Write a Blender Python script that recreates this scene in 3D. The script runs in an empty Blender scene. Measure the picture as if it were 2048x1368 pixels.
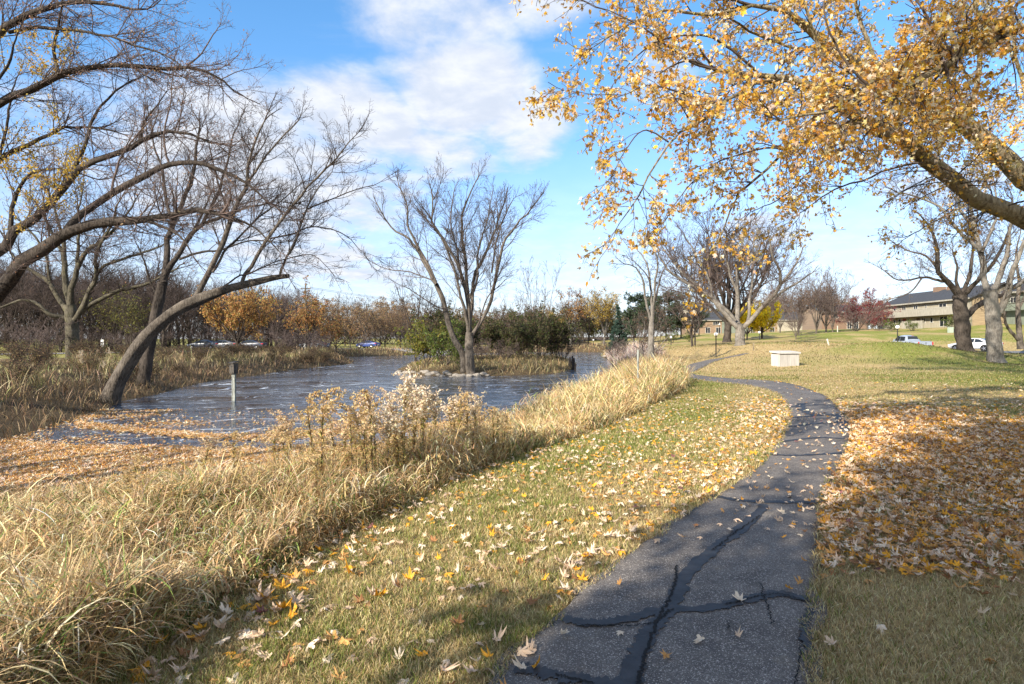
import bpy, math, random
import numpy as np
from mathutils import Vector, Matrix

scene = bpy.context.scene
R = math.radians
F, CX, HY, EYE = 1200.0, 1024.0, 682.0, 1.65      # focal length in photo pixels, principal column, horizon row, eye height
WATER = -1.1

# ------------------------------------------------------------------ camera
cd = bpy.data.cameras.new('camera')
cd.lens = F / 2048 * 36
cd.sensor_width = 36
cd.shift_y = -(684 - HY) / 2048
cd.clip_start = 0.05
cd.clip_end = 3000
cam = bpy.data.objects.new('camera', cd)
scene.collection.objects.link(cam)
cam.location = (0, 0, EYE)
cam.rotation_euler = (R(90), 0, 0)
scene.camera = cam

# ------------------------------------------------------------------ sun, sky, exposure
SUN_EL, SUN_AZ = 28.0, 223.0                       # sun stands behind the camera, to the left (azimuth from +Y towards +X)
sd = Vector((math.sin(R(SUN_AZ)) * math.cos(R(SUN_EL)), math.cos(R(SUN_AZ)) * math.cos(R(SUN_EL)), math.sin(R(SUN_EL))))
sl = bpy.data.lights.new('sun', 'SUN')
sl.energy = 5.0
sl.angle = R(0.5)
sl.color = (1.0, 0.92, 0.79)
sun = bpy.data.objects.new('sun', sl)
scene.collection.objects.link(sun)
sun.rotation_euler = sd.to_track_quat('Z', 'Y').to_euler()
scene.view_settings.view_transform = 'Standard'
scene.view_settings.look = 'None'
scene.view_settings.exposure = 0.95
scene.view_settings.gamma = 1

def nd(t, kind, **kw):
    n = t.nodes.new(kind)
    for k, v in kw.items():
        if k == 'op': n.operation = v
        else: setattr(n, k, v)
    return n

def math_n(t, op, a, b=None, c=None, clamp=False):
    n = t.nodes.new('ShaderNodeMath'); n.operation = op; n.use_clamp = clamp
    for i, v in enumerate((a, b, c)):
        if v is None: continue
        if isinstance(v, (int, float)): n.inputs[i].default_value = v
        else: t.links.new(v, n.inputs[i])
    return n.outputs[0]

def mix_c(t, f, a, b, blend='MIX'):
    n = t.nodes.new('ShaderNodeMix'); n.data_type = 'RGBA'; n.blend_type = blend
    for s, v in ((n.inputs[0], f), (n.inputs[6], a), (n.inputs[7], b)):
        if isinstance(v, (int, float)): s.default_value = v
        elif isinstance(v, (tuple, list)): s.default_value = (*v, 1) if len(v) == 3 else v
        else: t.links.new(v, s)
    return n.outputs[2]

def noise(t, vec, scale, detail=4, rough=.55, dist=0.0):
    n = t.nodes.new('ShaderNodeTexNoise')
    n.inputs['Scale'].default_value = scale; n.inputs['Detail'].default_value = detail
    n.inputs['Roughness'].default_value = rough; n.inputs['Distortion'].default_value = dist
    if vec is not None: t.links.new(vec, n.inputs['Vector'])
    return n.outputs[0]

def smooth(t, v, lo, hi, a=0.0, b=1.0):
    n = t.nodes.new('ShaderNodeMapRange'); n.interpolation_type = 'SMOOTHSTEP'
    t.links.new(v, n.inputs[0])
    n.inputs[1].default_value = lo; n.inputs[2].default_value = hi
    n.inputs[3].default_value = a; n.inputs[4].default_value = b
    return n.outputs[0]

def mapping(t, vec, scale=(1, 1, 1), loc=(0, 0, 0), rot=(0, 0, 0)):
    n = t.nodes.new('ShaderNodeMapping')
    t.links.new(vec, n.inputs[0])
    n.inputs[1].default_value = loc; n.inputs[2].default_value = rot; n.inputs[3].default_value = scale
    return n.outputs[0]

world = bpy.data.worlds.new('World')
scene.world = world
world.use_nodes = True
t = world.node_tree
t.nodes.clear()
out = t.nodes.new('ShaderNodeOutputWorld')
bg = t.nodes.new('ShaderNodeBackground')
bg.inputs[1].default_value = 0.122
t.links.new(bg.outputs[0], out.inputs[0])
sky = t.nodes.new('ShaderNodeTexSky')
sky.sky_type = 'NISHITA'
sky.sun_disc = False
sky.sun_elevation = R(SUN_EL)
sky.sun_rotation = R(SUN_AZ)
sky.air_density = 1.0; sky.dust_density = 0.4; sky.ozone_density = 2.2
tc = t.nodes.new('ShaderNodeTexCoord')
gdir = tc.outputs['Generated']
sep = t.nodes.new('ShaderNodeSeparateXYZ'); t.links.new(gdir, sep.inputs[0])
zc = math_n(t, 'MAXIMUM', sep.outputs[2], 0.0)
# the cloud deck: directions projected on a level sheet, so the clouds flatten towards the horizon
zz = math_n(t, 'ADD', zc, 0.16)
comb = t.nodes.new('ShaderNodeCombineXYZ')
t.links.new(math_n(t, 'DIVIDE', sep.outputs[0], zz), comb.inputs[0])
t.links.new(math_n(t, 'DIVIDE', sep.outputs[1], zz), comb.inputs[1])
deck = comb.outputs[0]
n1 = noise(t, deck, 2.1, 8, .58, .35)
n2 = noise(t, mapping(t, deck, (1, 1, 1), (3.1, 7.7, 0)), 6.5, 6, .6, .2)
nn = math_n(t, 'ADD', math_n(t, 'MULTIPLY', n1, .72), math_n(t, 'MULTIPLY', n2, .28))
def blob(u, v, ru, rv, gain, fwd=1):
    c = Vector((u, fwd, v)).normalized()
    s = t.nodes.new('ShaderNodeVectorMath'); s.operation = 'SUBTRACT'
    t.links.new(gdir, s.inputs[0]); s.inputs[1].default_value = c
    m = t.nodes.new('ShaderNodeVectorMath'); m.operation = 'MULTIPLY'
    t.links.new(s.outputs[0], m.inputs[0]); m.inputs[1].default_value = (1 / ru, .6 / ru, 1 / rv)
    l = t.nodes.new('ShaderNodeVectorMath'); l.operation = 'LENGTH'
    t.links.new(m.outputs[0], l.inputs[0])
    return smooth(t, l.outputs['Value'], 1.0, .15, 0, gain)
cov = None
for b in ((-.26, .37, .20, .12, .9), (-.08, .42, .22, .13, .92), (.02, .36, .16, .11, .8), (-.14, .31, .26, .09, .7), (-.12, .54, .24, .13, .68), (.05, .60, .18, .12, .66),
          (.24, .45, .12, .12, .6), (-.42, .28, .42, .22, .82), (-.3, .13, .5, .07, .75), (.25, .12, .4, .05, .6), (-.68, .34, .32, .2, .55), (-.25, .22, .22, .10, .55), (.45, .19, .3, .06, .62),
          (.35, .1, .5, .05, .45), (-.2, .1, .6, .06, .5), (.75, .3, .25, .2, .5), (.12, .33, .08, .06, .3), (0, .9, 1.1, .7, 1.0, -1), (-1.2, .7, .9, .6, .9, -.6), (1.2, .7, .9, .6, .9, -.6), (1.4, .6, .6, .5, .8, .3)):  # last blobs: out-of-view clouds added to whiten the fill light
    g = blob(*b)
    cov = g if cov is None else math_n(t, 'MAXIMUM', cov, g)
body = math_n(t, 'ADD', nn, math_n(t, 'MULTIPLY', cov, .635))
cloud = smooth(t, body, .69, 1.02)
veil = math_n(t, 'MULTIPLY', smooth(t, noise(t, mapping(t, deck, (.5, 1.6, 1)), 1.6, 7, .62, .5), .5, .78), .35)
haze_low = smooth(t, sep.outputs[2], .36, .0, 0, .62)
cloud = math_n(t, 'MAXIMUM', math_n(t, 'MAXIMUM', cloud, veil), haze_low)
shade = smooth(t, n2, .35, .7)
ccol = mix_c(t, shade, (3.1, 3.45, 4.1), (4.1, 4.25, 4.6))
tint = mix_c(t, 1.0, sky.outputs[0], mix_c(t, smooth(t, sep.outputs[2], .02, .5), (.96, .98, 1.16), (.70, 1.10, 1.30)), 'MULTIPLY')
fin = mix_c(t, cloud, tint, ccol)
t.links.new(fin, bg.inputs[0])
world.cycles.sampling_method = 'MANUAL'
world.cycles.sample_map_resolution = 512
scene.cycles.max_bounces = 8
scene.cycles.diffuse_bounces = 3
scene.cycles.transparent_max_bounces = 4
scene.cycles.use_denoising = True
scene.cycles.caustics_reflective = False
scene.cycles.caustics_refractive = False

# ------------------------------------------------------------------ object helpers
COL = scene.collection
def link(name, data, parent=None):
    o = bpy.data.objects.new(name, data); COL.objects.link(o)
    if parent is not None: o.parent = parent
    return o
def tag(o, label=None, cat=None, group=None, kind=None):
    if label: o['label'] = label
    if cat: o['category'] = cat
    if group: o['group'] = group
    if kind: o['kind'] = kind
    return o
def empty(name, loc, label, cat, group=None, rz=0.0):
    o = link(name, None); o.location = loc; o.rotation_euler = (0, 0, rz); o.empty_display_size = .2
    return tag(o, label, cat, group)
def copy_tree(root, loc, rz=0.0, s=1.0, label=None, group=None):
    c = root.copy(); COL.objects.link(c)
    c.location = loc; c.rotation_euler = (0, 0, rz); c.scale = (s, s, s) if not isinstance(s, tuple) else s
    if label: c['label'] = label
    if group: c['group'] = group
    for ch in list(root.children):
        k = ch.copy(); COL.objects.link(k); k.parent = c
        for g in list(ch.children):
            q = g.copy(); COL.objects.link(q); q.parent = k
    return c

def mesh_data(name, V, faces, mat=None, col=None, smooth_=False):
    """faces: list of (k-gon index arrays (n,k))"""
    me = bpy.data.meshes.new(name)
    V = np.ascontiguousarray(V, dtype=np.float32)
    faces = [np.asarray(f, dtype=np.int32) for f in faces if len(f)]
    me.vertices.add(len(V)); me.vertices.foreach_set('co', V.ravel())
    nl = sum(f.size for f in faces); npoly = sum(len(f) for f in faces)
    me.loops.add(nl); me.polygons.add(npoly)
    me.loops.foreach_set('vertex_index', np.concatenate([f.ravel() for f in faces]))
    tot = np.concatenate([np.full(len(f), f.shape[1], np.int32) for f in faces])
    start = np.concatenate([[0], np.cumsum(tot)[:-1]]).astype(np.int32)
    me.polygons.foreach_set('loop_start', start)
    me.polygons.foreach_set('use_smooth', np.full(npoly, bool(smooth_)))
    me.update(calc_edges=True)
    if col is not None:
        a = me.color_attributes.new('Col', 'FLOAT_COLOR', 'POINT')
        c4 = np.ones((len(V), 4), np.float32); c4[:, :3] = col
        a.data.foreach_set('color', c4.ravel())
    if mat is not None: me.materials.append(mat)
    return me

class MB:
    """collects boxes, cylinders, polygons into one mesh"""
    def __init__(s): s.V = []; s.Fs = {}; s.n = 0
    def add(s, V, F):
        V = np.asarray(V, float)
        for f in F: s.Fs.setdefault(len(f), []).append([i + s.n for i in f])
        s.V.append(V); s.n += len(V); return s
    def box(s, x0, x1, y0, y1, z0, z1):
        V = [(x0, y0, z0), (x1, y0, z0), (x1, y1, z0), (x0, y1, z0), (x0, y0, z1), (x1, y0, z1), (x1, y1, z1), (x0, y1, z1)]
        return s.add(V, [(0, 3, 2, 1), (4, 5, 6, 7), (0, 1, 5, 4), (1, 2, 6, 5), (2, 3, 7, 6), (3, 0, 4, 7)])
    def cyl(s, a, b, r0, r1=None, n=12):
        r1 = r0 if r1 is None else r1
        a = Vector(a); b = Vector(b); d = (b - a).normalized()
        u = d.orthogonal().normalized(); w = d.cross(u)
        V = []
        for p, r in ((a, r0), (b, r1)):
            for k in range(n):
                th = 2 * math.pi * k / n
                V.append(p + u * (r * math.cos(th)) + w * (r * math.sin(th)))
        F = [(k, (k + 1) % n, n + (k + 1) % n, n + k) for k in range(n)]
        F += [tuple(range(n - 1, -1, -1)), tuple(range(n, 2 * n))]
        return s.add([tuple(v) for v in V], F)
    def sphere(s, c, r, n=14, m=9, sq=(1, 1, 1)):
        V = [(c[0], c[1], c[2] - r * sq[2])]
        for i in range(1, m):
            ph = -math.pi / 2 + math.pi * i / m
            for k in range(n):
                th = 2 * math.pi * k / n
                V.append((c[0] + sq[0] * r * math.cos(ph) * math.cos(th), c[1] + sq[1] * r * math.cos(ph) * math.sin(th), c[2] + sq[2] * r * math.sin(ph)))
        V.append((c[0], c[1], c[2] + r * sq[2])); top = len(V) - 1
        F = [(0, 1 + (k + 1) % n, 1 + k) for k in range(n)]
        for i in range(m - 2):
            a = 1 + i * n
            F += [(a + k, a + (k + 1) % n, a + n + (k + 1) % n, a + n + k) for k in range(n)]
        a = 1 + (m - 2) * n
        F += [(a + k, a + (k + 1) % n, top) for k in range(n)]
        return s.add(V, F)
    def prism(s, pts, z0, z1):
        n = len(pts)
        V = [(x, y, z0) for x, y in pts] + [(x, y, z1) for x, y in pts]
        F = [tuple(range(n - 1, -1, -1)), tuple(range(n, 2 * n))] + [(k, (k + 1) % n, n + (k + 1) % n, n + k) for k in range(n)]
        return s.add(V, F)
    def build(s, name, mat, parent=None, bevel=0, smooth_=False):
        me = mesh_data(name, np.concatenate(s.V), [np.array(f) for f in s.Fs.values()], mat, None, smooth_)
        o = link(name, me, parent)
        if bevel:
            b = o.modifiers.new('bevel', 'BEVEL'); b.width = bevel; b.segments = 2; b.limit_method = 'ANGLE'
        return o

# ------------------------------------------------------------------ materials
def new_mat(name):
    m = bpy.data.materials.new(name); m.use_nodes = True
    tr = m.node_tree; tr.nodes.clear()
    o = tr.nodes.new('ShaderNodeOutputMaterial')
    p = tr.nodes.new('ShaderNodeBsdfPrincipled')
    tr.links.new(p.outputs[0], o.inputs[0])
    return m, tr, p, o
def coords(tr, kind='Object'):
    return tr.nodes.new('ShaderNodeTexCoord').outputs[kind]
def bump(tr, p, h, strength, dist):
    b = tr.nodes.new('ShaderNodeBump'); b.inputs['Strength'].default_value = strength; b.inputs['Distance'].default_value = dist
    tr.links.new(h, b.inputs['Height']); tr.links.new(b.outputs[0], p.inputs['Normal'])

def plain(name, col, rough=.6, var=.25, scale=8, metallic=0.0, spec=.4, bmp=0.0):
    m, tr, p, o = new_mat(name)
    v = coords(tr)
    n = noise(tr, v, scale, 5, .6)
    c0 = tuple(x * (1 - var) for x in col); c1 = tuple(min(1, x * (1 + var)) for x in col)
    tr.links.new(mix_c(tr, smooth(tr, n, .3, .7), c0, c1), p.inputs['Base Color'])
    p.inputs['Roughness'].default_value = rough; p.inputs['Metallic'].default_value = metallic
    p.inputs['Specular IOR Level'].default_value = spec
    if bmp: bump(tr, p, noise(tr, v, scale * 3, 5, .6), .6, bmp)
    return m

def leaf_mat(name, trans=.35, rough=.55):
    m, tr, p, o = new_mat(name)
    a = tr.nodes.new('ShaderNodeAttribute'); a.attribute_name = 'Col'
    tr.links.new(a.outputs['Color'], p.inputs['Base Color'])
    p.inputs['Roughness'].default_value = rough; p.inputs['Specular IOR Level'].default_value = .25
    if trans:
        tl = tr.nodes.new('ShaderNodeBsdfTranslucent')
        tr.links.new(a.outputs['Color'], tl.inputs[0])
        mx = tr.nodes.new('ShaderNodeMixShader'); mx.inputs[0].default_value = trans
        tr.links.new(p.outputs[0], mx.inputs[1]); tr.links.new(tl.outputs[0], mx.inputs[2])
        tr.links.new(mx.outputs[0], o.inputs[0])
    return m

def bark_mat(name, c0, c1, moss=None, scale=1.0):
    m, tr, p, o = new_mat(name)
    v = coords(tr)
    st = mapping(tr, v, (9 * scale, 9 * scale, 1.6 * scale))
    ridges = noise(tr, st, 2.2, 6, .65, .6)
    big = noise(tr, v, 1.3, 4, .6)
    c = mix_c(tr, smooth(tr, ridges, .36, .62), c0, c1)
    c = mix_c(tr, smooth(tr, big, .42, .66, 0, .55), c, tuple(x * 1.45 for x in c1))
    if moss: c = mix_c(tr, smooth(tr, noise(tr, v, 2.7, 4, .6), .52, .7, 0, .6), c, moss)
    tr.links.new(c, p.inputs['Base Color'])
    p.inputs['Roughness'].default_value = .9; p.inputs['Specular IOR Level'].default_value = .15
    bump(tr, p, ridges, 1.0, .09)
    return m

BARK = bark_mat('grey_bark', (.05, .041, .034), (.165, .14, .115))
BARK_D = bark_mat('dark_bark', (.024, .019, .016), (.088, .072, .06))
BARK_L = bark_mat('pale_bark', (.085, .074, .064), (.24, .215, .185))
BARK_M = bark_mat('maple_bark', (.10, .075, .045), (.36, .30, .20), (.30, .27, .09))
BARK_MOSS = bark_mat('mossy_bark', (.04, .034, .026), (.135, .118, .085), (.11, .105, .045))
TWIG = plain('twig', (.10, .078, .066), .85, .3, 3, spec=.15)
TWIG_D = plain('dark_twig', (.058, .043, .036), .85, .3, 3, spec=.15)
TWIG_P = plain('purple_twig', (.125, .094, .084), .85, .3, 3, spec=.15)
LEAF = leaf_mat('autumn_leaf', .55)
LITTER = leaf_mat('fallen_leaf', .12, .6)
GRASS = leaf_mat('grass_blade', .22, .6)
NEEDLE = leaf_mat('needle', .08)

# ------------------------------------------------------------------ pond outline and terrain
def wp(px, py, z=WATER):
    d = (EYE - z) * F / (py - HY)
    return ((px - CX) / F * d, d)
POND = np.array([(-8.6, 9.6), (-11.5, 11.5), wp(0, 884), wp(90, 856), wp(200, 822), wp(240, 803), wp(310, 789), wp(400, 766), wp(500, 752), wp(600, 738), wp(690, 729), wp(706, 725),
                 wp(690, 717), wp(685, 714), wp(800, 711), (-18, 127), (-2.7, 139), (12, 152), wp(1180, 704.5), wp(1218, 705), wp(1204, 712), wp(1222, 723), wp(1232, 741),
                 wp(1197, 762), wp(1150, 787), wp(1075, 830), wp(1050, 850), (-.6, 16.0), (-1.9, 13.2), (-3.6, 11.3), (-5.2, 10.2), (-6.9, 9.7)])
ISLE = np.array([wp(800, 746), wp(830, 750.5), wp(870, 752), wp(940, 753), wp(1000, 752), wp(1060, 750.5), wp(1110, 747), wp(1146, 738), (7.6, 72), (3, 84), (-6, 84), (-11.5, 75), wp(796, 738)])

def sdist(P, poly):
    """signed distance, negative inside"""
    best = np.full(len(P), 1e9); inside = np.zeros(len(P), bool)
    n = len(poly)
    for i in range(n):
        a = poly[i]; b = poly[(i + 1) % n]; e = b - a
        w = P - a
        tt = np.clip((w @ e) / (e @ e), 0, 1)
        d = np.hypot(*(w - tt[:, None] * e).T)
        best = np.minimum(best, d)
        c = (a[1] > P[:, 1]) != (b[1] > P[:, 1])
        with np.errstate(divide='ignore', invalid='ignore'):
            xi = a[0] + (P[:, 1] - a[1]) / (b[1] - a[1]) * e[0]
        inside ^= c & (P[:, 0] < xi)
    return np.where(inside, -best, best)

def pz(px, py, d): return ((px - CX) / F * d, d, EYE - (py - HY) / F * d)
CTRL = [(0, -12, 0), (-6, -6, -.1), (8, -8, .1), (0, 0, 0), (3, 3, 0), (-2, 4, -.08), (0, 8, -.08), (8, 6, .03), (14, 8, .12), (14, 14, .12), (6, 12, 0), (2, 13, -.15),
        (10, 20, 0), (18, 20, .1), (5, 18, -.1), (8, 24, -.1), (9, 30, -.1), (25, 25, .1), (22.3, 40, 0), (12, 38, -.25), (14, 50, -.2), (40, 30, .4), (32, 30, .15),
        pz(1800, 683.5, 50), (27, 48, .95), (36.5, 51, 1.0), (32, 44, .45), (33, 56, .7), (29, 37, .02), (38, 42, .12), pz(1989, 724, 44), pz(1929, 706, 53), pz(2048, 716, 52),
        pz(1940, 703, 67), pz(2060, 707, 64), pz(1860, 699, 68), pz(1815, 702, 72), pz(1900, 664, 100), pz(1790, 661, 112), (79, 131, 4.3), (79, 100, 4.3), (95, 110, 4.3),
        pz(1750, 662, 100), pz(1650, 665, 100), pz(1600, 681, 85), pz(1560, 678, 110), pz(1640, 689, 60), pz(1560, 690, 58), pz(1700, 690, 62), pz(1540, 716, 47), pz(1480, 690, 66),
        pz(1432, 714, 60), pz(1386, 694, 75), pz(1345, 690, 90), pz(1420, 669, 130), pz(1250, 691, 120), pz(1140, 692, 165), pz(1205, 690, 160), (5, 190, .5), (63, 200, 4.1), (96, 200, 4.1),
        (79, 150, 4.6), (93, 150, 4.6), (-30, 20, .3), (-24, 30, .1), (-33, 45, .3), (-45, 60, .1), (-60, 60, .1), (-50, 100, .2), (-27, 75, -.1), (-40, 90, .1), (-20, 135, 0), (0, 165, .2),
        (-80, 80, .3), (-100, 150, 1), (0, 300, 2), (160, 160, 6), (150, 60, 3), (60, 20, 1), (-60, 20, .3), (-14, 0, -.2), (-300, 100, 2), (300, 300, 8), (-200, 400, 3), (60, -60, 1), (-60, -60, 0), (250, 0, 4)]
CT = np.array(CTRL, float)
def _k(r2): return np.sqrt(r2 + 9.0)
_D = ((CT[:, None, :2] - CT[None, :, :2]) ** 2).sum(-1)
_A = np.block([[_k(_D) + np.eye(len(CT)) * .05 * -1, np.ones((len(CT), 1))], [np.ones((1, len(CT))), np.zeros((1, 1))]])
_W = np.linalg.solve(_A, np.concatenate([CT[:, 2], [0]]))
def lawn_h(P):
    out = np.empty(len(P))
    for i in range(0, len(P), 50000):
        q = P[i:i + 50000]
        d = ((q[:, None, :] - CT[None, :, :2]) ** 2).sum(-1)
        out[i:i + 50000] = _k(d) @ _W[:-1] + _W[-1]
    return np.clip(out, -1.0, 12)
def land(P):
    si = -sdist(P, ISLE)
    return np.maximum(sdist(P, POND), si), si
def H(P):
    P = np.atleast_2d(np.asarray(P, float))
    s, si = land(P)
    L = np.where(si > -1, -.45, lawn_h(P))
    near = np.hypot(P[:, 0] + 3, P[:, 1] - 8)
    slope = np.where(near < 22, .24, .3)
    bank = WATER + .02 + slope * np.maximum(s, 0)
    k = .35
    h = np.clip(.5 + .5 * (bank - L) / k, 0, 1)
    up = bank * (1 - h) + L * h - k * h * (1 - h) * (1 - np.clip((L - bank) / 3, 0, 1)) * .6
    up = np.where(s < 1, np.minimum(up, bank), up)
    up = up + .03 * np.sin(P[:, 0] * .9 + 1.3) * np.sin(P[:, 1] * .7) * np.clip(s / 3, 0, 1) * np.clip((np.hypot(P[:, 0], P[:, 1]) - 6) / 10, 0, 1)
    return np.where(s > 0, up, np.maximum(WATER + .02 + .3 * s, -2.2))
def h1(x, y): return float(H([(x, y)])[0])
def at(px, d):
    x = (px - CX) / F * d
    return (x, d, h1(x, d))

# path edges, nearest first
PL = np.array([(-2.6, -2), (-1.75, 0), (-1.12, 1.3), (-.17, 2.89), (.27, 3.75), (.83, 4.63), (1.456, 5.53), (2.3, 6.64), (3.47, 8.32), (5.05, 11.1), (6.2, 13.4), (7.64, 16.8), (8.45, 19.2), (9.15, 22.3), (9.1, 24.6), (8.55, 26.4), (8.2, 29), (8.6, 33.5), (10.3, 38.6), (13.4, 45.6), (16.6, 51.5), (19.6, 55.0), (21.5, 56.2)])
PR = np.array([(-.4, -2), (.45, 0), (1.0, 1.3), (1.5, 2.89), (1.93, 3.75), (2.38, 4.63), (2.84, 5.53), (3.47, 6.64), (4.58, 8.32), (6.28, 11.1), (7.4, 13.4), (8.9, 16.8), (9.8, 19.2), (10.75, 22.5), (10.9, 25.3), (10.1, 28.0), (9.7, 30), (9.9, 33), (11.5, 37.7), (14.5, 44.6), (17.6, 50.4), (20.2, 53.4), (21.7, 54.8)])
def resample(pl, n):
    pl = np.asarray(pl, float); m = len(pl)
    tt = np.linspace(0, m - 1.0001, n); i = tt.astype(int); f = (tt - i)[:, None]
    p0 = pl[np.maximum(i - 1, 0)]; p1 = pl[i]; p2 = pl[np.minimum(i + 1, m - 1)]; p3 = pl[np.minimum(i + 2, m - 1)]
    return .5 * ((2 * p1) + (-p0 + p2) * f + (2 * p0 - 5 * p1 + 4 * p2 - p3) * f ** 2 + (-p0 + 3 * p1 - 3 * p2 + p3) * f ** 3)
PATHPOLY = np.concatenate([resample(PL, 120), resample(PR, 120)[::-1]])
def path_sd(P): return sdist(P, PATHPOLY)
# edge of the mown lawn towards the tall grass
EDGE = np.array([(-3.0, -3), (-2.3, 0), (-2.0, 1.6), (-1.98, 2.9), (-1.52, 5.2), (-1.0, 6.5), (-.25, 8.8), (1.0, 11.0), (2.2, 13.2), (4.4, 17.5), (7.0, 23.4), (7.6, 26), (8.0, 31), (9.9, 37.5), (12.6, 44), (14.2, 51), (14.0, 58), (15.5, 75), (19, 100), (24, 130)])
LAWN = np.concatenate([EDGE, [(24, 200), (400, 300), (400, -100), (-3, -100)]])
def lawn_sd(P): return -sdist(P, LAWN)       # positive on the mown side

# ------------------------------------------------------------------ noise and scattering helpers
def vnoise(P, scale, seed=0):
    q = P * scale + seed * 17.31
    i = np.floor(q).astype(np.int64); f = q - i; f = f * f * (3 - 2 * f)
    def hsh(a, b):
        v = np.sin(a * 127.1 + b * 311.7 + seed * 74.7) * 43758.5453
        return v - np.floor(v)
    a = hsh(i[:, 0], i[:, 1]); b = hsh(i[:, 0] + 1, i[:, 1]); c = hsh(i[:, 0], i[:, 1] + 1); d = hsh(i[:, 0] + 1, i[:, 1] + 1)
    return (a * (1 - f[:, 0]) + b * f[:, 0]) * (1 - f[:, 1]) + (c * (1 - f[:, 0]) + d * f[:, 0]) * f[:, 1]
def sstep(x, a, b):
    v = np.clip((x - a) / (b - a), 0, 1); return v * v * (3 - 2 * v)
def pal(rs, n, cols, w, jit=.18):
    cols = np.array(cols, float); w = np.array(w, float)
    c = cols[rs.choice(len(cols), n, p=w / w.sum())]
    return np.clip(c * (1 + rs.normal(0, jit, (n, 1))) * (1 + rs.normal(0, jit * .3, (n, 3))), .01, .95)

def leaf_outline(full=True):
    half = [(0, 1), (9, .74), (15, .72), (24, .40), (36, .66), (46, .90), (58, .66), (72, .36), (88, .50), (102, .58), (118, .40), (150, .20)] if full else \
           [(0, 1), (13, .7), (24, .42), (38, .68), (48, .86), (74, .40), (102, .56), (150, .2)]
    pts = [(a, r) for a, r in half] + [(180, .10)] + [(-a, r) for a, r in half[:0:-1]]
    return np.array([(r * math.sin(R(a)), r * math.cos(R(a))) for a, r in pts])
def leaf_template(curl, fold, full=True, stem=True, twist=0.0, ragged=.13):
    o = leaf_outline(full); rr_ = np.random.RandomState(int(abs(curl * 977 + fold * 331 + twist * 71) * 10) + 1)
    o = o * (1 + ragged * rr_.normal(0, 1, (len(o), 1))) * np.array([rr_.uniform(.62, 1.0), 1]); s_ = rr_.uniform(-.35, .35); o[:, 0] += s_ * o[:, 1] ** 2 * .5
    xy = np.concatenate([[(0, .12)], o]); n = len(o)
    z = curl * (xy ** 2).sum(1) + fold * np.abs(xy[:, 0]) + twist * xy[:, 0] * xy[:, 1] + .05 * rr_.normal(0, 1, n + 1)
    V = np.column_stack([xy, z])
    Fc = [(0, 1 + k, 1 + (k + 1) % n) for k in range(n)]
    if stem:
        b = len(V)
        V = np.concatenate([V, [(-.018, -.08, 0), (.018, -.08, 0), (.05, -.75, .12)]]); Fc.append((b, b + 1, b + 2))
    return V, np.array(Fc)
BROAD = (np.array([(0, 0, 0), (.24, .25, .05), (.2, .6, .06), (0, 1, -.05), (-.2, .6, .06), (-.24, .25, .05)]), np.array([(0, 1, 2), (0, 2, 3), (0, 3, 4), (0, 4, 5)]))
DIAM = (np.array([(0, 0, 0), (.32, .5, .08), (0, 1, 0), (-.32, .5, .08)]), np.array([(0, 1, 2), (0, 2, 3)]))

def scatter(tpl, pos, X, Y, Z, sc, col):
    """merged copies of tpl with local axes X, Y, Z (n,3), scale sc (n,), colour col (n,3)"""
    V, Fc = tpl; n = len(pos); m = len(V)
    A = np.stack([X, Y, Z], 1) * sc[:, None, None]
    W = np.einsum('vk,nkj->nvj', V, A) + pos[:, None, :]
    FF = (Fc[None] + (np.arange(n) * m)[:, None, None]).reshape(-1, 3)
    return W.reshape(-1, 3), FF, np.repeat(col, m, 0)
def unit(v): return v / np.maximum(np.linalg.norm(v, axis=-1, keepdims=True), 1e-9)
def frames(Y, rs):
    a = rs.normal(0, 1, Y.shape)
    X = unit(np.cross(Y, a)); return X, Y, np.cross(X, Y)
def cat(parts):
    V = []; Fs = []; C = []; n = 0
    for v, f, c in parts:
        V.append(v); Fs.append(f + n); C.append(c); n += len(v)
    return np.concatenate(V), np.concatenate(Fs), np.concatenate(C)

def blades(rs, base, h, lean, w, bend, col, segs=3, tipc=1.15, basec=.66):
    """grass blades: base (n,3), height h, lean direction (n,2), width, bend 0..1.5, colour"""
    n = len(base); ts = np.linspace(0, 1, segs + 1)
    L3 = np.column_stack([lean, np.zeros(n)])
    side = np.column_stack([-lean[:, 1], lean[:, 0], np.zeros(n)])
    ang = rs.uniform(0, 2 * np.pi, n); side2 = np.column_stack([np.cos(ang), np.sin(ang), np.zeros(n)])
    side = unit(side * .6 + side2)
    V = np.empty((n, 2 * segs + 1, 3)); C = np.empty((n, 2 * segs + 1, 3))
    for k, tt in enumerate(ts):
        th = bend * tt
        b = np.maximum(bend, 1e-3)
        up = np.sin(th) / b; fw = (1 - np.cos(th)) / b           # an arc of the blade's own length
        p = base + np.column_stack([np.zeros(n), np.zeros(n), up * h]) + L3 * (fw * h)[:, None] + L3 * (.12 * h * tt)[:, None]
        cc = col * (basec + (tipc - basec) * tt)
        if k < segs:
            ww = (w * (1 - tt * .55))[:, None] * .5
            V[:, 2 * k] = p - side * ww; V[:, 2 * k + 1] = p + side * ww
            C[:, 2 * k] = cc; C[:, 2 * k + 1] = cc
        else:
            V[:, 2 * segs] = p; C[:, 2 * segs] = cc
    Fb = []
    for k in range(segs - 1):
        a = 2 * k; Fb += [(a, a + 1, a + 3), (a, a + 3, a + 2)]
    a = 2 * (segs - 1); Fb.append((a, a + 1, a + 2))
    Fb = np.array(Fb)
    FF = (Fb[None] + (np.arange(n) * (2 * segs + 1))[:, None, None]).reshape(-1, 3)
    return V.reshape(-1, 3), FF, np.clip(C.reshape(-1, 3), 0, .95)

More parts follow.
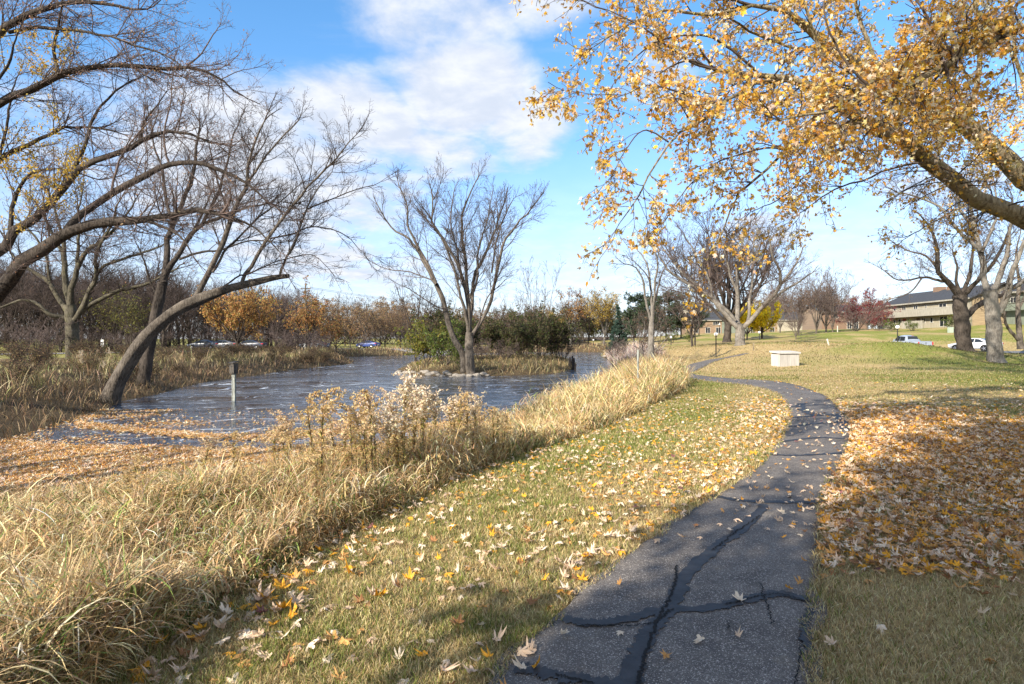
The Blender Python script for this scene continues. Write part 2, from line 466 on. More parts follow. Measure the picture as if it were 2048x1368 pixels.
def wedge(rs, n, d0, d1, half=43.5):
    """points spread so that they lie evenly thick in what one sees from the path: ever sparser with distance"""
    d = np.exp(rs.uniform(math.log(d0), math.log(d1), n)); a = np.radians(rs.uniform(-half, half, n))
    return np.column_stack([d * np.tan(a), d]) if half < 60 else np.column_stack([d * np.sin(a), d * np.cos(a)])

# ------------------------------------------------------------------ ground sheet
def grid_axis(n, a, far):
    v = np.linspace(-1, 1, n); b = math.log(far / a + 1)
    return np.sign(v) * a * (np.exp(b * np.abs(v)) - 1)
gx = grid_axis(521, 2.2, 700); gy = grid_axis(521, 2.2, 700) + 6.0
GX, GY = np.meshgrid(gx, gy)
GP = np.column_stack([GX.ravel(), GY.ravel()])
GZ = H(GP)
ls = lawn_sd(GP); ps = path_sd(GP); sland, sisl = land(GP)
GZ = np.where(ps < .04, GZ - .035, GZ)
N = len(gx)
idx = np.arange(N * N).reshape(N, N)
quads = np.stack([idx[:-1, :-1], idx[:-1, 1:], idx[1:, 1:], idx[1:, :-1]], -1).reshape(-1, 4)
def zones(P, ls, sland):
    """share of green, of bare bank soil and of straw colour in the ground cover"""
    x, y = P.T
    r_m = np.hypot((x - 30) / 13, (y - 49) / 10)
    green = .26 + .5 * (vnoise(P, .35, 1) - .4) + .35 * (vnoise(P, 1.3, 2) - .5)
    green += .4 * sstep(1.8 - np.abs(ls - .6), 0, 1.4) * sstep(y, 5, 9) * (y < 30)
    green += .55 * (1 - sstep(r_m, .7, 1.25)) * sstep(50.5 - y, -1, 2) + .5 * sstep(x, 13, 20) * (1 - sstep(y, 36, 46)) * (y > 16)
    green += .25 * sstep(y, 72, 82) * (x > 36) * (vnoise(P, .22, 5) > .5)
    tan = (sstep(x, 8, 13) * (1 - sstep(x, 22, 30)) * sstep(y, 28, 34) * (1 - sstep(y, 66, 78)))
    green -= .30 * tan
    green -= .28 * (x > 1.2 + .22 * y) * (1 - sstep(y, 4.5, 7))
    green += .5 * (vnoise(P, .12, 6) - .5) * sstep(y, 20, 30) + .45 * (vnoise(P, .55, 7) - .5) * sstep(y, 20, 30)
    bank = np.where(ls < 0, 1 - sstep(ls, -.5, .1), 0)
    far = sstep(sland, 14, 20) * (x < 0)
    bank = bank * (1 - far); green = np.where(far > .5, .55, green)
    return np.column_stack([np.clip(green, 0, 1), np.clip(bank, 0, 1), np.clip(tan, 0, 1)])
zc_ = zones(GP, ls, sland)
gm, tr, p, o = new_mat('ground_cover')
at_ = tr.nodes.new('ShaderNodeAttribute'); at_.attribute_name = 'Col'
sp_ = tr.nodes.new('ShaderNodeSeparateColor'); tr.links.new(at_.outputs['Color'], sp_.inputs[0])
v = coords(tr)
fine = noise(tr, v, 26, 6, .7); mid = noise(tr, v, 3.1, 5, .6); wide = noise(tr, v, .5, 4, .55)
straw = mix_c(tr, smooth(tr, fine, .32, .68), (.28, .205, .09), (.50, .38, .18))
green = mix_c(tr, smooth(tr, fine, .32, .68), (.12, .135, .028), (.29, .30, .07))
gfac = math_n(tr, 'ADD', sp_.outputs[0], math_n(tr, 'MULTIPLY', math_n(tr, 'SUBTRACT', mid, .5), .9))
gfac = math_n(tr, 'ADD', gfac, math_n(tr, 'MULTIPLY', math_n(tr, 'SUBTRACT', wide, .5), .7), clamp=True)
c = mix_c(tr, smooth(tr, gfac, .15, .8, 0, 1), straw, green)
c = mix_c(tr, math_n(tr, 'MULTIPLY', sp_.outputs[2], .55), c, (.46, .33, .165))
soil = mix_c(tr, smooth(tr, fine, .3, .7), (.05, .036, .022), (.16, .115, .065))
c = mix_c(tr, sp_.outputs[1], c, soil)
tr.links.new(c, p.inputs['Base Color']); p.inputs['Roughness'].default_value = .95; p.inputs['Specular IOR Level'].default_value = .1
bump(tr, p, fine, .7, .05)
me = mesh_data('ground', np.column_stack([GP, GZ]), [quads], gm, zc_, True)
tag(link('ground', me), kind='structure')

# ------------------------------------------------------------------ water
wm, tr, p, o = new_mat('pond_water')
v = coords(tr)
warp = mapping(tr, v, (.55, 3.6, 1))
nz = tr.nodes.new('ShaderNodeTexNoise'); nz.inputs['Scale'].default_value = .17; nz.inputs['Detail'].default_value = 2
tr.links.new(v, nz.inputs['Vector'])
va = tr.nodes.new('ShaderNodeVectorMath'); va.operation = 'MULTIPLY_ADD'
tr.links.new(nz.outputs['Color'], va.inputs[0]); va.inputs[1].default_value = (8, 10, 0); tr.links.new(v, va.inputs[2])
wv = va.outputs[0]
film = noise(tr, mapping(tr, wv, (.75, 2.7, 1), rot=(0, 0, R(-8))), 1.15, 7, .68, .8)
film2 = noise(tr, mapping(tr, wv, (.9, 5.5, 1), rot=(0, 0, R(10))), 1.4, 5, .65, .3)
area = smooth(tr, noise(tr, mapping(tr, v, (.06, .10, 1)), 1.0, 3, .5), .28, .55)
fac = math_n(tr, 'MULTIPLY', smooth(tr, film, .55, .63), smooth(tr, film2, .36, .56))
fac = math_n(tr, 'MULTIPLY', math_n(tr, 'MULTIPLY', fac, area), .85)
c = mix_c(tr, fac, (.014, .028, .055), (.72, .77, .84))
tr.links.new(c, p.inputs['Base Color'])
rg = math_n(tr, 'ADD', math_n(tr, 'MULTIPLY', fac, .5), .11)
tr.links.new(rg, p.inputs['Roughness'])
p.inputs['IOR'].default_value = 1.5; p.inputs['Specular IOR Level'].default_value = .5
rip = math_n(tr, 'ADD', noise(tr, mapping(tr, wv, (1.1, 3.2, 1)), 2.2, 5, .6), math_n(tr, 'MULTIPLY', noise(tr, mapping(tr, v, (.3, .8, 1)), 1.0, 3, .5), 1.2))
bump(tr, p, rip, .55, .045)
m_ = MB(); m_.add([(-60, 6, WATER), (40, 6, WATER), (40, 175, WATER), (-60, 175, WATER)], [(0, 1, 2, 3)])
tag(m_.build('water', wm), kind='structure')

# ------------------------------------------------------------------ asphalt path and its sealed cracks
am, tr, p, o = new_mat('asphalt')
v = coords(tr)
vor = tr.nodes.new('ShaderNodeTexVoronoi'); vor.inputs['Scale'].default_value = 150; tr.links.new(v, vor.inputs['Vector'])
vor2 = tr.nodes.new('ShaderNodeTexVoronoi'); vor2.inputs['Scale'].default_value = 78; tr.links.new(v, vor2.inputs['Vector'])
sc_ = tr.nodes.new('ShaderNodeSeparateColor'); tr.links.new(vor.outputs['Color'], sc_.inputs[0])
sc2 = tr.nodes.new('ShaderNodeSeparateColor'); tr.links.new(vor2.outputs['Color'], sc2.inputs[0])
stone = math_n(tr, 'MULTIPLY', smooth(tr, sc_.outputs[0], .58, .95), smooth(tr, vor.outputs['Distance'], .55, .25))
stone2 = math_n(tr, 'MULTIPLY', smooth(tr, sc2.outputs[1], .72, .97), smooth(tr, vor2.outputs['Distance'], .5, .2))
stones = math_n(tr, 'MAXIMUM', stone, stone2)
base_ = mix_c(tr, smooth(tr, noise(tr, v, 5, 5, .65), .3, .7), (.115, .098, .086), (.215, .185, .158))
base_ = mix_c(tr, smooth(tr, noise(tr, v, 130, 4, .7), .38, .62, 0, .75), base_, (.036, .033, .031))
base_ = mix_c(tr, smooth(tr, noise(tr, v, .55, 4, .6), .45, .7, 0, .5), base_, (.19, .165, .14))
base_ = mix_c(tr, smooth(tr, noise(tr, mapping(tr, v, (1, 1, 1), (5, 2, 0)), 1.4, 6, .7), .50, .66, 0, .55), base_, (.055, .047, .042))
base_ = mix_c(tr, smooth(tr, noise(tr, mapping(tr, v, (1, 1, 1), (9, 4, 0)), 3.3, 6, .75), .56, .68, 0, .6), base_, (.20, .165, .125))
tr.links.new(mix_c(tr, math_n(tr, 'MULTIPLY', stones, .9), base_, (.58, .52, .46)), p.inputs['Base Color'])
p.inputs['Roughness'].default_value = .75; p.inputs['Specular IOR Level'].default_value = .35
bump(tr, p, math_n(tr, 'ADD', stones, noise(tr, v, 120, 3, .6)), .6, .006)
EL = resample(PL, 420); ER = resample(PR, 420)
rs = np.random.RandomState(5)
jl = vnoise(np.column_stack([np.arange(420) * .31, np.zeros(420)]), 1, 3) - .5
jr = vnoise(np.column_stack([np.arange(420) * .27, np.zeros(420) + 9]), 1, 4) - .5
dirn = unit(ER - EL)
wob = np.clip(1 - np.arange(420) / 300, .25, 1)
EL = EL - dirn * (jl * .16 * wob)[:, None]; ER = ER + dirn * (jr * .16 * wob)[:, None]
K = 9
rows = np.stack([EL + (ER - EL) * f for f in np.linspace(0, 1, K)], 1)
pv = rows.reshape(-1, 2); crown = np.tile(.012 * np.sin(np.linspace(0, np.pi, K)), 420)
pzv = H(pv) + .008 + crown
ii = np.arange(420 * K).reshape(420, K)
pq = np.stack([ii[:-1, :-1], ii[:-1, 1:], ii[1:, 1:], ii[1:, :-1]], -1).reshape(-1, 4)
Vt = np.column_stack([pv, pzv]); nb = len(Vt)
low = Vt.copy(); low[:, 2] -= .06
sk = []
for a, b in ((ii[:-1, 0], ii[1:, 0]), (ii[1:, -1], ii[:-1, -1])):
    sk.append(np.stack([a, b, b + nb, a + nb], -1))
path = link('path', mesh_data('path', np.concatenate([Vt, low]), [pq] + sk, am, None, True))
tag(path, kind='structure')
def path_z(P): return H(P) + .008
def strip(px_pts, w, seed, lift, jit=.42):
    """a wandering band lying on the path, through points given on the photograph's ground"""
    pts = []
    for px, py in px_pts:
        d = EYE * F / (py - HY); pts.append(((px - CX) / F * d, d))
    n = max(10, int(26 * len(pts))); q = resample(np.array(pts), n)
    tdir = unit(np.gradient(q, axis=0)); nrm = np.column_stack([-tdir[:, 1], tdir[:, 0]])
    s_ = np.column_stack([np.arange(n) * .42, np.zeros(n)])
    a = w * .5 * (1 + jit * 2 * (vnoise(s_, 1, seed) - .5)); b = w * .5 * (1 + jit * 2 * (vnoise(s_, 1, seed + 7) - .5))
    taper = np.minimum(1, np.minimum(np.arange(n), np.arange(n)[::-1]) / 2.0 + .3)
    q = q + nrm * (.03 * (vnoise(s_ * 1.7, 1, seed + 3) - .5))[:, None]
    cols_ = [q - nrm * (a * taper)[:, None], q, q + nrm * (b * taper)[:, None]]
    V = np.concatenate([np.column_stack([c_, path_z(c_) + lift + .002 + .012 * np.sin(np.pi * np.clip(-path_sd(c_) / 1.25, 0, .5))]) for c_ in cols_])
    i_ = np.arange(n - 1)
    return V, np.concatenate([np.stack([k * n + i_, k * n + i_ + 1, (k + 1) * n + i_ + 1, (k + 1) * n + i_], -1) for k in (0, 1)])
SEAL = [([(1252, 1390), (1272, 1320), (1296, 1265), (1338, 1215), (1372, 1150), (1425, 1098), (1478, 1060), (1532, 1008)], .10),
        ([(1128, 1228), (1175, 1240), (1240, 1236), (1330, 1218), (1420, 1215), (1500, 1198), (1560, 1186), (1614, 1198)], .085),
        ([(1030, 1326), (1070, 1334), (1130, 1350), (1200, 1362), (1270, 1372)], .09),
        ([(1620, 1215), (1612, 1260), (1622, 1320)], .05),
        ([(1420, 985), (1480, 998), (1560, 1003), (1650, 1002)], .09), ([(1530, 905), (1600, 910), (1695, 905)], .10), ([(1566, 880), (1640, 876), (1705, 880)], .10),
        ([(1574, 852), (1640, 850), (1700, 848)], .12), ([(1578, 836), (1690, 833)], .12), ([(1604, 806), (1602, 816), (1616, 826), (1632, 834)], .2),
        ([(1672, 832), (1684, 846), (1688, 862)], .16), ([(1572, 812), (1650, 809)], .12)]
V_, F_, n_ = [], [], 0
for k, (q, w) in enumerate(SEAL):
    a, b = strip(q, w, k + 1, .004); V_.append(a); F_.append(b + n_); n_ += len(a)
tarm, tr, p, o = new_mat('crack_sealant')
v = coords(tr)
tr.links.new(mix_c(tr, smooth(tr, noise(tr, v, 9, 5, .6), .3, .7), (.011, .011, .013), (.034, .034, .038)), p.inputs['Base Color'])
p.inputs['Roughness'].default_value = .62
bump(tr, p, noise(tr, v, 40, 4, .6), .5, .004)
link('sealed_crack', mesh_data('sealed_crack', np.concatenate(V_), [np.concatenate(F_)], tarm, None, True), path)
CRK = [([(1352, 1128), (1350, 1160), (1340, 1195), (1318, 1235), (1296, 1290), (1282, 1345), (1276, 1380)], .016), ([(1160, 1246), (1230, 1248), (1300, 1246), (1345, 1216)], .014),
       ([(1520, 1030), (1470, 1064), (1425, 1100)], .012), ([(1110, 1345), (1190, 1366)], .012), ([(1520, 1165), (1528, 1190), (1545, 1250)], .008), ([(1460, 1240), (1456, 1262)], .008),
       ([(1450, 1210), (1520, 1192), (1560, 1188), (1620, 1204)], .010), ([(1590, 1400), (1600, 1290)], .006)]
V_, F_, n_ = [], [], 0
for k, (q, w) in enumerate(CRK):
    a, b = strip(q, w, k + 31, .0075, .5); V_.append(a); F_.append(b + n_); n_ += len(a)
link('crack', mesh_data('crack', np.concatenate(V_), [np.concatenate(F_)], plain('crack_gap', (.004, .004, .004), .9, .1), None, True), path)

# ------------------------------------------------------------------ lawn blades
rs = np.random.RandomState(11)
P = np.concatenate([wedge(rs, 400000, 2.3, 30), wedge(rs, 150000, 26, 85)])
l_ = lawn_sd(P); q_ = path_sd(P)
s_, _ = land(P); P = P[(l_ > -.25) & (q_ > -.02 - .09 * vnoise(P, 3.1, 77) ** 2) & (s_ > .3)]
d = P[:, 1]; n = len(P)
zn = zones(P, lawn_sd(P), np.zeros(n))
thick = vnoise(P, 2.6, 8)
isg = rs.rand(n) < np.clip(zn[:, 0] * .62 - .03 + .5 * (vnoise(P, 5, 9) - .5), .05, .8)
cg = pal(rs, n, [(.18, .21, .04), (.27, .29, .07), (.11, .14, .03)], [3, 2, 1])
ct = pal(rs, n, [(.62, .48, .23), (.46, .33, .15), (.72, .60, .34), (.30, .20, .10)], [4, 3, 2.4, 1.3])
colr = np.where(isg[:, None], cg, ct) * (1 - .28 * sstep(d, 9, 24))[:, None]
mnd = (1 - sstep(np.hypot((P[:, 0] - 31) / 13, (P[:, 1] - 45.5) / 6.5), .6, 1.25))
colr = colr * (1 - .55 * mnd * sstep(vnoise(P * np.array([.25, 1.0]), .6, 12), .25, .5))[:, None]  # dappled shade of the mound put into the blade colour as streaks
a = rs.uniform(0, 2 * np.pi, n)
hh = (.034 + .03 * rs.rand(n) + .02 * isg) * (.75 + .6 * thick) * (1 + sstep(d, 20, 60))
base = np.column_stack([P, H(P) - .004])
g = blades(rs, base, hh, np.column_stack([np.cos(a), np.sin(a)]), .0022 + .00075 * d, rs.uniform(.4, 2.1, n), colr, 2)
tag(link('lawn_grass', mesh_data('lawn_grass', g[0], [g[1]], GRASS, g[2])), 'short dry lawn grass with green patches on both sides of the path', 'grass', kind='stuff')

# ------------------------------------------------------------------ tall dry grass of the near bank
def tall(rs, P, hmul, cols, w, wbase, bendr, segs=4, lift=None):
    n = len(P); d = P[:, 1]
    clump = vnoise(P, 1.1, 21); c2 = vnoise(P, .45, 22)
    hh = hmul * (.5 + .6 * rs.rand(n)) * (.38 + 1.05 * clump)
    a = rs.uniform(0, 2 * np.pi, n) * rs.choice([.3, 1.0], n) + vnoise(P, 1.3, 23) * 9
    colr = pal(rs, n, cols, w, .22) * (.8 + .4 * c2)[:, None] * rs.choice([.6, .9, 1.0, 1.15], n)[:, None]
    base = np.column_stack([P, H(P) - .03])
    if lift is not None:                                            # dry leaves hanging from the stalks at any height
        base[:, 2] += rs.uniform(*lift, n) * (1 + sstep(P[:, 1], 11, 17)) * (.4 + .9 * clump) * (.45 + .55 * sstep(P[:, 0] + .25 * P[:, 1], -4.2, .6)); a = rs.uniform(0, 2 * np.pi, n)
    bend = rs.uniform(*bendr, n) * (.6 + .9 * vnoise(P, 1.7, 24))
    return blades(rs, base, hh, np.column_stack([np.cos(a), np.sin(a)]), wbase * rs.uniform(.4, 1.8, n) + .00055 * d, bend, colr, segs)
rs = np.random.RandomState(21)
P = wedge(rs, 520000, 1.5, 34, 54)
s_, _ = land(P); l_ = lawn_sd(P)
keep = (l_ < .08 - .3 * vnoise(P, 1.5, 30)) & (s_ > -.05) & (P[:, 0] > -16) & (P[:, 0] < 9.6) & ((P[:, 1] < 15) | (P[:, 0] > -3))
P = P[keep]; s_ = s_[keep]; l_ = l_[keep]
rise = sstep(P[:, 0] + .25 * P[:, 1], -4.2, .6)
hm = (.30 + .36 * rise + .50 * sstep(P[:, 1], 11, 17)) * (.5 + .5 * sstep(s_, .0, 1.6)) * (.45 + .55 * sstep(-l_, -.1, .7))
dark = vnoise(P, .9, 33) > .63
g1 = ~dark
TAN = [(.76, .56, .28), (.66, .45, .20), (.86, .70, .42), (.48, .30, .12), (.25, .31, .07), (.44, .23, .09)]
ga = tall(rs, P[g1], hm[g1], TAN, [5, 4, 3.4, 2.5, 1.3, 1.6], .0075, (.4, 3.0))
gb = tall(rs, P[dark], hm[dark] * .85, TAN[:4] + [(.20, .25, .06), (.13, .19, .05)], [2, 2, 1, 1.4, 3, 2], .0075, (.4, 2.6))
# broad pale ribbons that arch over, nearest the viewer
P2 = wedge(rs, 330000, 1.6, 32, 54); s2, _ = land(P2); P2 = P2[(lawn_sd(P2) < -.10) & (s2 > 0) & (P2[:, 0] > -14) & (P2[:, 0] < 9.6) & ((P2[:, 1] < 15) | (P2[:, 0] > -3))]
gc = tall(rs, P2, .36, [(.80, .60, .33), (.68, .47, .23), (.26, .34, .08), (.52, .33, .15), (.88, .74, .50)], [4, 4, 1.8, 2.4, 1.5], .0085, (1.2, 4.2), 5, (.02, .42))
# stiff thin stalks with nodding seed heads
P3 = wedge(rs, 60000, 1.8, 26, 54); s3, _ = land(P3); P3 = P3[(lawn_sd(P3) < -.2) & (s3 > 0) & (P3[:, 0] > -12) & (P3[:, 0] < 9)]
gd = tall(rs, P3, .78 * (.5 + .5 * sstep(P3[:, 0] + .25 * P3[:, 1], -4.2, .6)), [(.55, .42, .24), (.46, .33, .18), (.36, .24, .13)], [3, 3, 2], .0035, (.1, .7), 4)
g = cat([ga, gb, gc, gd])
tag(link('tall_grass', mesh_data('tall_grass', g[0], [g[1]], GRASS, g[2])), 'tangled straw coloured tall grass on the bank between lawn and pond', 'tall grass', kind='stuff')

# ------------------------------------------------------------------ the reed clumps farther along the near shore, the far banks and the island's rim
rs = np.random.RandomState(31)
def field(n, x0, x1, y0, y1): return np.column_stack([rs.uniform(x0, x1, n), rs.uniform(y0, y1, n)])
P = field(52000, 1.5, 17, 17, 62); s_, si = land(P); l_ = lawn_sd(P)
k = (l_ < 0) & (s_ > -.1) & (si < -1); P = P[k]; s_ = s_[k]
pale = P[:, 1] < 27; red = (P[:, 1] > 30) & (P[:, 1] < 42) & (vnoise(P, .35, 44) > .35)
hm = np.where(pale, 1.15, .8) * (.5 + .5 * sstep(s_, 0, 1.2))
parts = []
for msk, cols, w in ((pale, [(.76, .60, .34), (.82, .68, .42), (.56, .41, .19), (.30, .33, .09), (.42, .27, .12)], [4, 3, 3, 2.4, 1.4]), (red, [(.42, .18, .07), (.48, .26, .11), (.33, .2, .1), (.5, .38, .2)], [4, 3, 2, 2]),
                     (~pale & ~red, [(.40, .30, .17), (.30, .19, .11), (.5, .4, .24), (.24, .22, .09)], [3, 3, 2, 1])):
    if msk.any(): parts.append(tall(rs, P[msk], hm[msk], cols, w, .010, (.3, 1.5), 3))
g = cat(parts)
tag(link('shore_reeds', mesh_data('shore_reeds', g[0], [g[1]], GRASS, g[2])), 'pale and rust coloured reeds along the right shore of the pond', 'reeds', kind='stuff')

P = field(150000, -62, -10, 10, 112); s_, si = land(P)
k = (s_ > -.15) & (s_ < 19) & (si < -1) & (P[:, 0] < -.33 * P[:, 1] + 8) & (rs.rand(len(P)) < np.clip(30 / P[:, 1], .25, 1)); P = P[k]; s_ = s_[k]
mix_ = vnoise(P, .28, 51); m2 = vnoise(P, .9, 52)
hm = (.55 + .45 * sstep(s_, .2, 3) * (.4 + m2)) * (1 - .65 * sstep(s_, 8, 12))
hm = hm * np.where((P[:, 0] / P[:, 1] < -.735) & (P[:, 1] > 27), .35, 1)
lowb = (s_ < 2.2); straw_ = (mix_ > .45) & ~lowb; grn = ~lowb & ~straw_
parts = []
for msk, cols, w in ((lowb, [(.22, .145, .085), (.29, .20, .12), (.17, .13, .07), (.40, .28, .15)], [3, 3, 2, 2]), (straw_, [(.58, .47, .28), (.46, .35, .19), (.34, .30, .13), (.36, .23, .14)], [3, 3, 2, 3]),
                     (grn, [(.27, .26, .10), (.38, .32, .16), (.20, .19, .07), (.34, .22, .12)], [3, 3, 3, 3])):
    parts.append(tall(rs, P[msk], hm[msk], cols, w, .014, (.3, 1.7), 3))
g = cat(parts)
tag(link('bank_weeds', mesh_data('bank_weeds', g[0], [g[1]], GRASS, g[2])), 'brown and olive weeds covering the left bank of the pond', 'weeds', kind='stuff')

P = field(26000, -13, 8, 45, 86); s_, si = land(P); k = (si > -.1); P = P[k]; si = si[k]
k = (P[:, 0] > -2.2) | (si > .9) | (rs.rand(len(P)) < .25); P = P[k]; si = si[k]
right = P[:, 0] > -1.5
parts = [tall(rs, P[m], (.75 if q else .45) * (.5 + .5 * sstep(si[m], 0, .8)), [(.44, .33, .17), (.33, .23, .12), (.28, .25, .1), (.52, .43, .25)], [3, 3, 2, 1.5], .012, (.3, 1.8), 3) for m, q in ((right, 1), (~right, 0))]
g = cat(parts)
tag(link('island_grass', mesh_data('island_grass', g[0], [g[1]], GRASS, g[2])), 'brown grass fringing the island', 'grass', kind='stuff')

P = field(26000, -30, 32, 95, 175); s_, si = land(P); k = (s_ > -.3) & (s_ < 7) & (si < -1); P = P[k]
g = tall(rs, P, .75, [(.46, .36, .18), (.36, .25, .13), (.40, .22, .11), (.5, .42, .24)], [3, 2, 1.5, 2], .02, (.3, 1.4), 3)
tag(link('far_reeds', mesh_data('far_reeds', g[0], [g[1]], GRASS, g[2])), 'tan grass along the far end of the pond', 'reeds', kind='stuff')

# ------------------------------------------------------------------ fallen leaves
PALE, CREAM, GOLD, BUFF, BROWN, PLUM = (.66, .48, .33), (.76, .62, .46), (.70, .34, .03), (.56, .30, .10), (.30, .145, .06), (.22, .09, .09)
LN = ['pale', 'cream', 'golden', 'buff', 'brown', 'plum']
LC = np.array([PALE, CREAM, GOLD, BUFF, BROWN, PLUM])
rs = np.random.RandomState(61)
def in_carpet(P):
    """how thickly leaves lie, leaves per square metre"""
    x, y = P.T; n1_ = vnoise(P, .8, 61); n2_ = vnoise(P, 2.2, 62)
    sd_ = path_sd(P); l_ = lawn_sd(P)
    i_l = np.interp(y, PL[:, 1][:14], PL[:, 0][:14]); i_r = np.interp(y, PR[:, 1][:14], PR[:, 0][:14])
    rightside = (x > i_r) & (sd_ > 0); leftside = (x < i_l) & (l_ > -.15) & (sd_ > 0)
    start = 4.15 - .06 * (x - 1.8) + .8 * (n2_ - .5) + .5 * (n1_ - .5)
    cr = 640 * sstep(y, start - .2, start + .75) * (1 - sstep(y, 12.5, 17)) * (1 - .8 * sstep(x, 7.5, 11) * sstep(y, 6, 9)) * (.5 + .8 * n1_)
    cr = np.maximum(cr, 7 * (y < 4.6)) + 8 * (y > 13) * (1 - sstep(y, 20, 28)) * sstep(n1_, .3, .8)
    cl = (32 + 52 * sstep(n1_, .35, .75) + 75 * sstep(y, 5.5, 8) * (1 - sstep(sd_, .3, 1.9)) * (1 - sstep(y, 15, 21))) * (1 - sstep(y, 13, 21)) + (14 + 45 * (y < 6.5)) * (l_ < .55) * (y < 14)
    cp = (5 + 26 * sstep(y, 4.4, 6) * (1 - sstep(y, 12, 16))) * (.4 + 1.3 * n2_) * (.7 + 1.4 * sstep(x - i_l, .75, 1.3) * (y > 3.9))
    cp = np.maximum(cp, 40 * (y < 3.5) * (1 - sstep(x - i_l, .1, .32)))
    return np.where(rightside, cr, np.where(leftside, cl, np.where(sd_ <= 0, cp, 0)))
A0 = 1.75
Pn = np.column_stack([rs.uniform(-3, 15, 260000), rs.uniform(2.3, 14, 260000)])
dens = in_carpet(Pn); Pn = Pn[(rs.rand(len(Pn)) < dens / (260000 / (18 * 11.7))) & (np.abs(Pn[:, 0]) < .9 * Pn[:, 1] + .6)]
Pf = np.column_stack([rs.uniform(-3, 26, 420000), rs.uniform(14, 32, 420000)])
dens = in_carpet(Pf); Pf = Pf[(rs.rand(len(Pf)) < dens / (420000 / (29 * 18.)))]
zone = lambda P: np.where(path_sd(P) <= 0, 0, np.where(P[:, 0] > np.interp(P[:, 1], PR[:, 1][:14], PR[:, 0][:14]), 2, 1))
order = np.argsort(np.hypot(Pn[:, 0], Pn[:, 1]) - 100 * ((np.abs((Pn[:, 0]) / Pn[:, 1]) < .85) & (Pn[:, 1] > 2.85)))
Pn = Pn[order]
zn_ = zone(Pn)
# colour shares on path, left lawn, right carpet
SH = [[5, 3.6, 1.1, 1.9, .5, .06], [4, 3.2, 2.6, 2.2, .6, .12], [4.2, 2.6, 2.6, 4.4, 2.6, .1]]
ci = np.array([rs.choice(6, p=np.array(SH[z]) / sum(SH[z])) for z in zn_])
lsz = rs.uniform(.030, .056, len(Pn))
TPL = [leaf_template(c_, f_, True, True, w_) for c_, f_, w_ in ((.25, .05, .1), (-.30, .10, -.2), (.62, -.12, .35), (-.65, -.05, .4), (.12, .42, -.4), (-.15, -.5, .25), (.8, .1, .6), (-.8, .35, -.5), (.35, .6, .2), (-.4, -.3, -.6), (1.0, .2, -.3))]
TLO = [leaf_template(c_, f_, False, False, w_) for c_, f_, w_ in ((.3, .05, .1), (-.62, .10, -.3), (.72, -.12, .45), (-.4, -.5, .4), (.2, .6, -.3), (.9, .3, .5), (-.9, .1, .2))]
def lie(rs, n, tilt=.45):
    yaw = rs.uniform(0, 2 * np.pi, n); tl = np.abs(rs.normal(0, tilt, n)); ta = rs.uniform(0, 2 * np.pi, n)
    Z = np.column_stack([np.sin(tl) * np.cos(ta), np.sin(tl) * np.sin(ta), np.cos(tl)])
    Y = unit(np.cross(Z, np.column_stack([np.cos(yaw), np.sin(yaw), np.zeros(n)]))); X = np.cross(Y, Z)
    flip = rs.rand(n) < .35
    X = np.where(flip[:, None], -X, X); Z = np.where(flip[:, None], -Z, Z)
    return X, Y, Z
NIND = 300
zl = np.where(zn_ == 0, path_z(Pn) + .022, H(Pn) + .030)
leafmeshes = {}
place = ['on the asphalt path', 'on the lawn left of the path', 'on the grass right of the path']
look = ['pale pinkish', 'cream white', 'golden orange', 'buff tan', 'dull brown', 'dark plum']
X, Y, Z = lie(rs, NIND, .34)
for i in range(NIND):
    key = (ci[i], rs.randint(len(TPL)))
    if key not in leafmeshes:
        tv, tf = TPL[key[1]]
        c_ = np.tile(LC[key[0]], (len(tv), 1)) * (1 + rs.normal(0, .06, (len(tv), 1)))
        leafmeshes[key] = mesh_data('maple_leaf', tv, [tf], LITTER, np.clip(c_, .01, .9))
    o = link('maple_leaf', leafmeshes[key])
    s = lsz[i] * (1.75 if (zn_[i] == 1 and Pn[i, 0] < -.7 and Pn[i, 1] < 4.6) else 1.4 if zn_[i] < 2 else 1.2)
    mt = np.eye(4); mt[:3, 0] = X[i] * s; mt[:3, 1] = Y[i] * s; mt[:3, 2] = Z[i] * s; mt[:3, 3] = (Pn[i, 0], Pn[i, 1], zl[i])
    o.matrix_world = Matrix(mt.tolist())
    tag(o, '%s fallen maple leaf lying %s' % (look[ci[i]], place[zn_[i]]), 'leaf', '%s leaves %s' % (look[ci[i]], place[zn_[i]]))
parts = []
rest = np.arange(NIND, len(Pn)); X, Y, Z = lie(rs, len(rest))
colr = np.clip(LC[ci[rest]] * (1 + rs.normal(0, .16, (len(rest), 1))), .02, .9)
near = Pn[rest, 1] < 5.5; var = rs.randint(0, 7, len(rest))
pos = np.column_stack([Pn[rest], zl[rest] + rs.uniform(0, .02, len(rest))])
for k in range(7):
    for nr, tp in ((True, TPL[k]), (False, TLO[k])):
        m = (var == k) & (near == nr)
        if m.any(): parts.append(scatter(tp, pos[m], X[m], Y[m], Z[m], lsz[rest][m] * 1.15, colr[m]))
n = len(Pf); X, Y, Z = lie(rs, n, .3)
parts.append(scatter(DIAM, np.column_stack([Pf, H(Pf) + .035]), X, Y, Z, rs.uniform(.07, .12, n), pal(rs, n, LC[:5], [4, 4, 3, 2, .4])))
g = cat(parts)
tag(link('leaf_litter', mesh_data('leaf_litter', g[0], [g[1]], LITTER, g[2])), 'carpet of pale and golden fallen leaves over the grass and path', 'fallen leaves', kind='stuff')

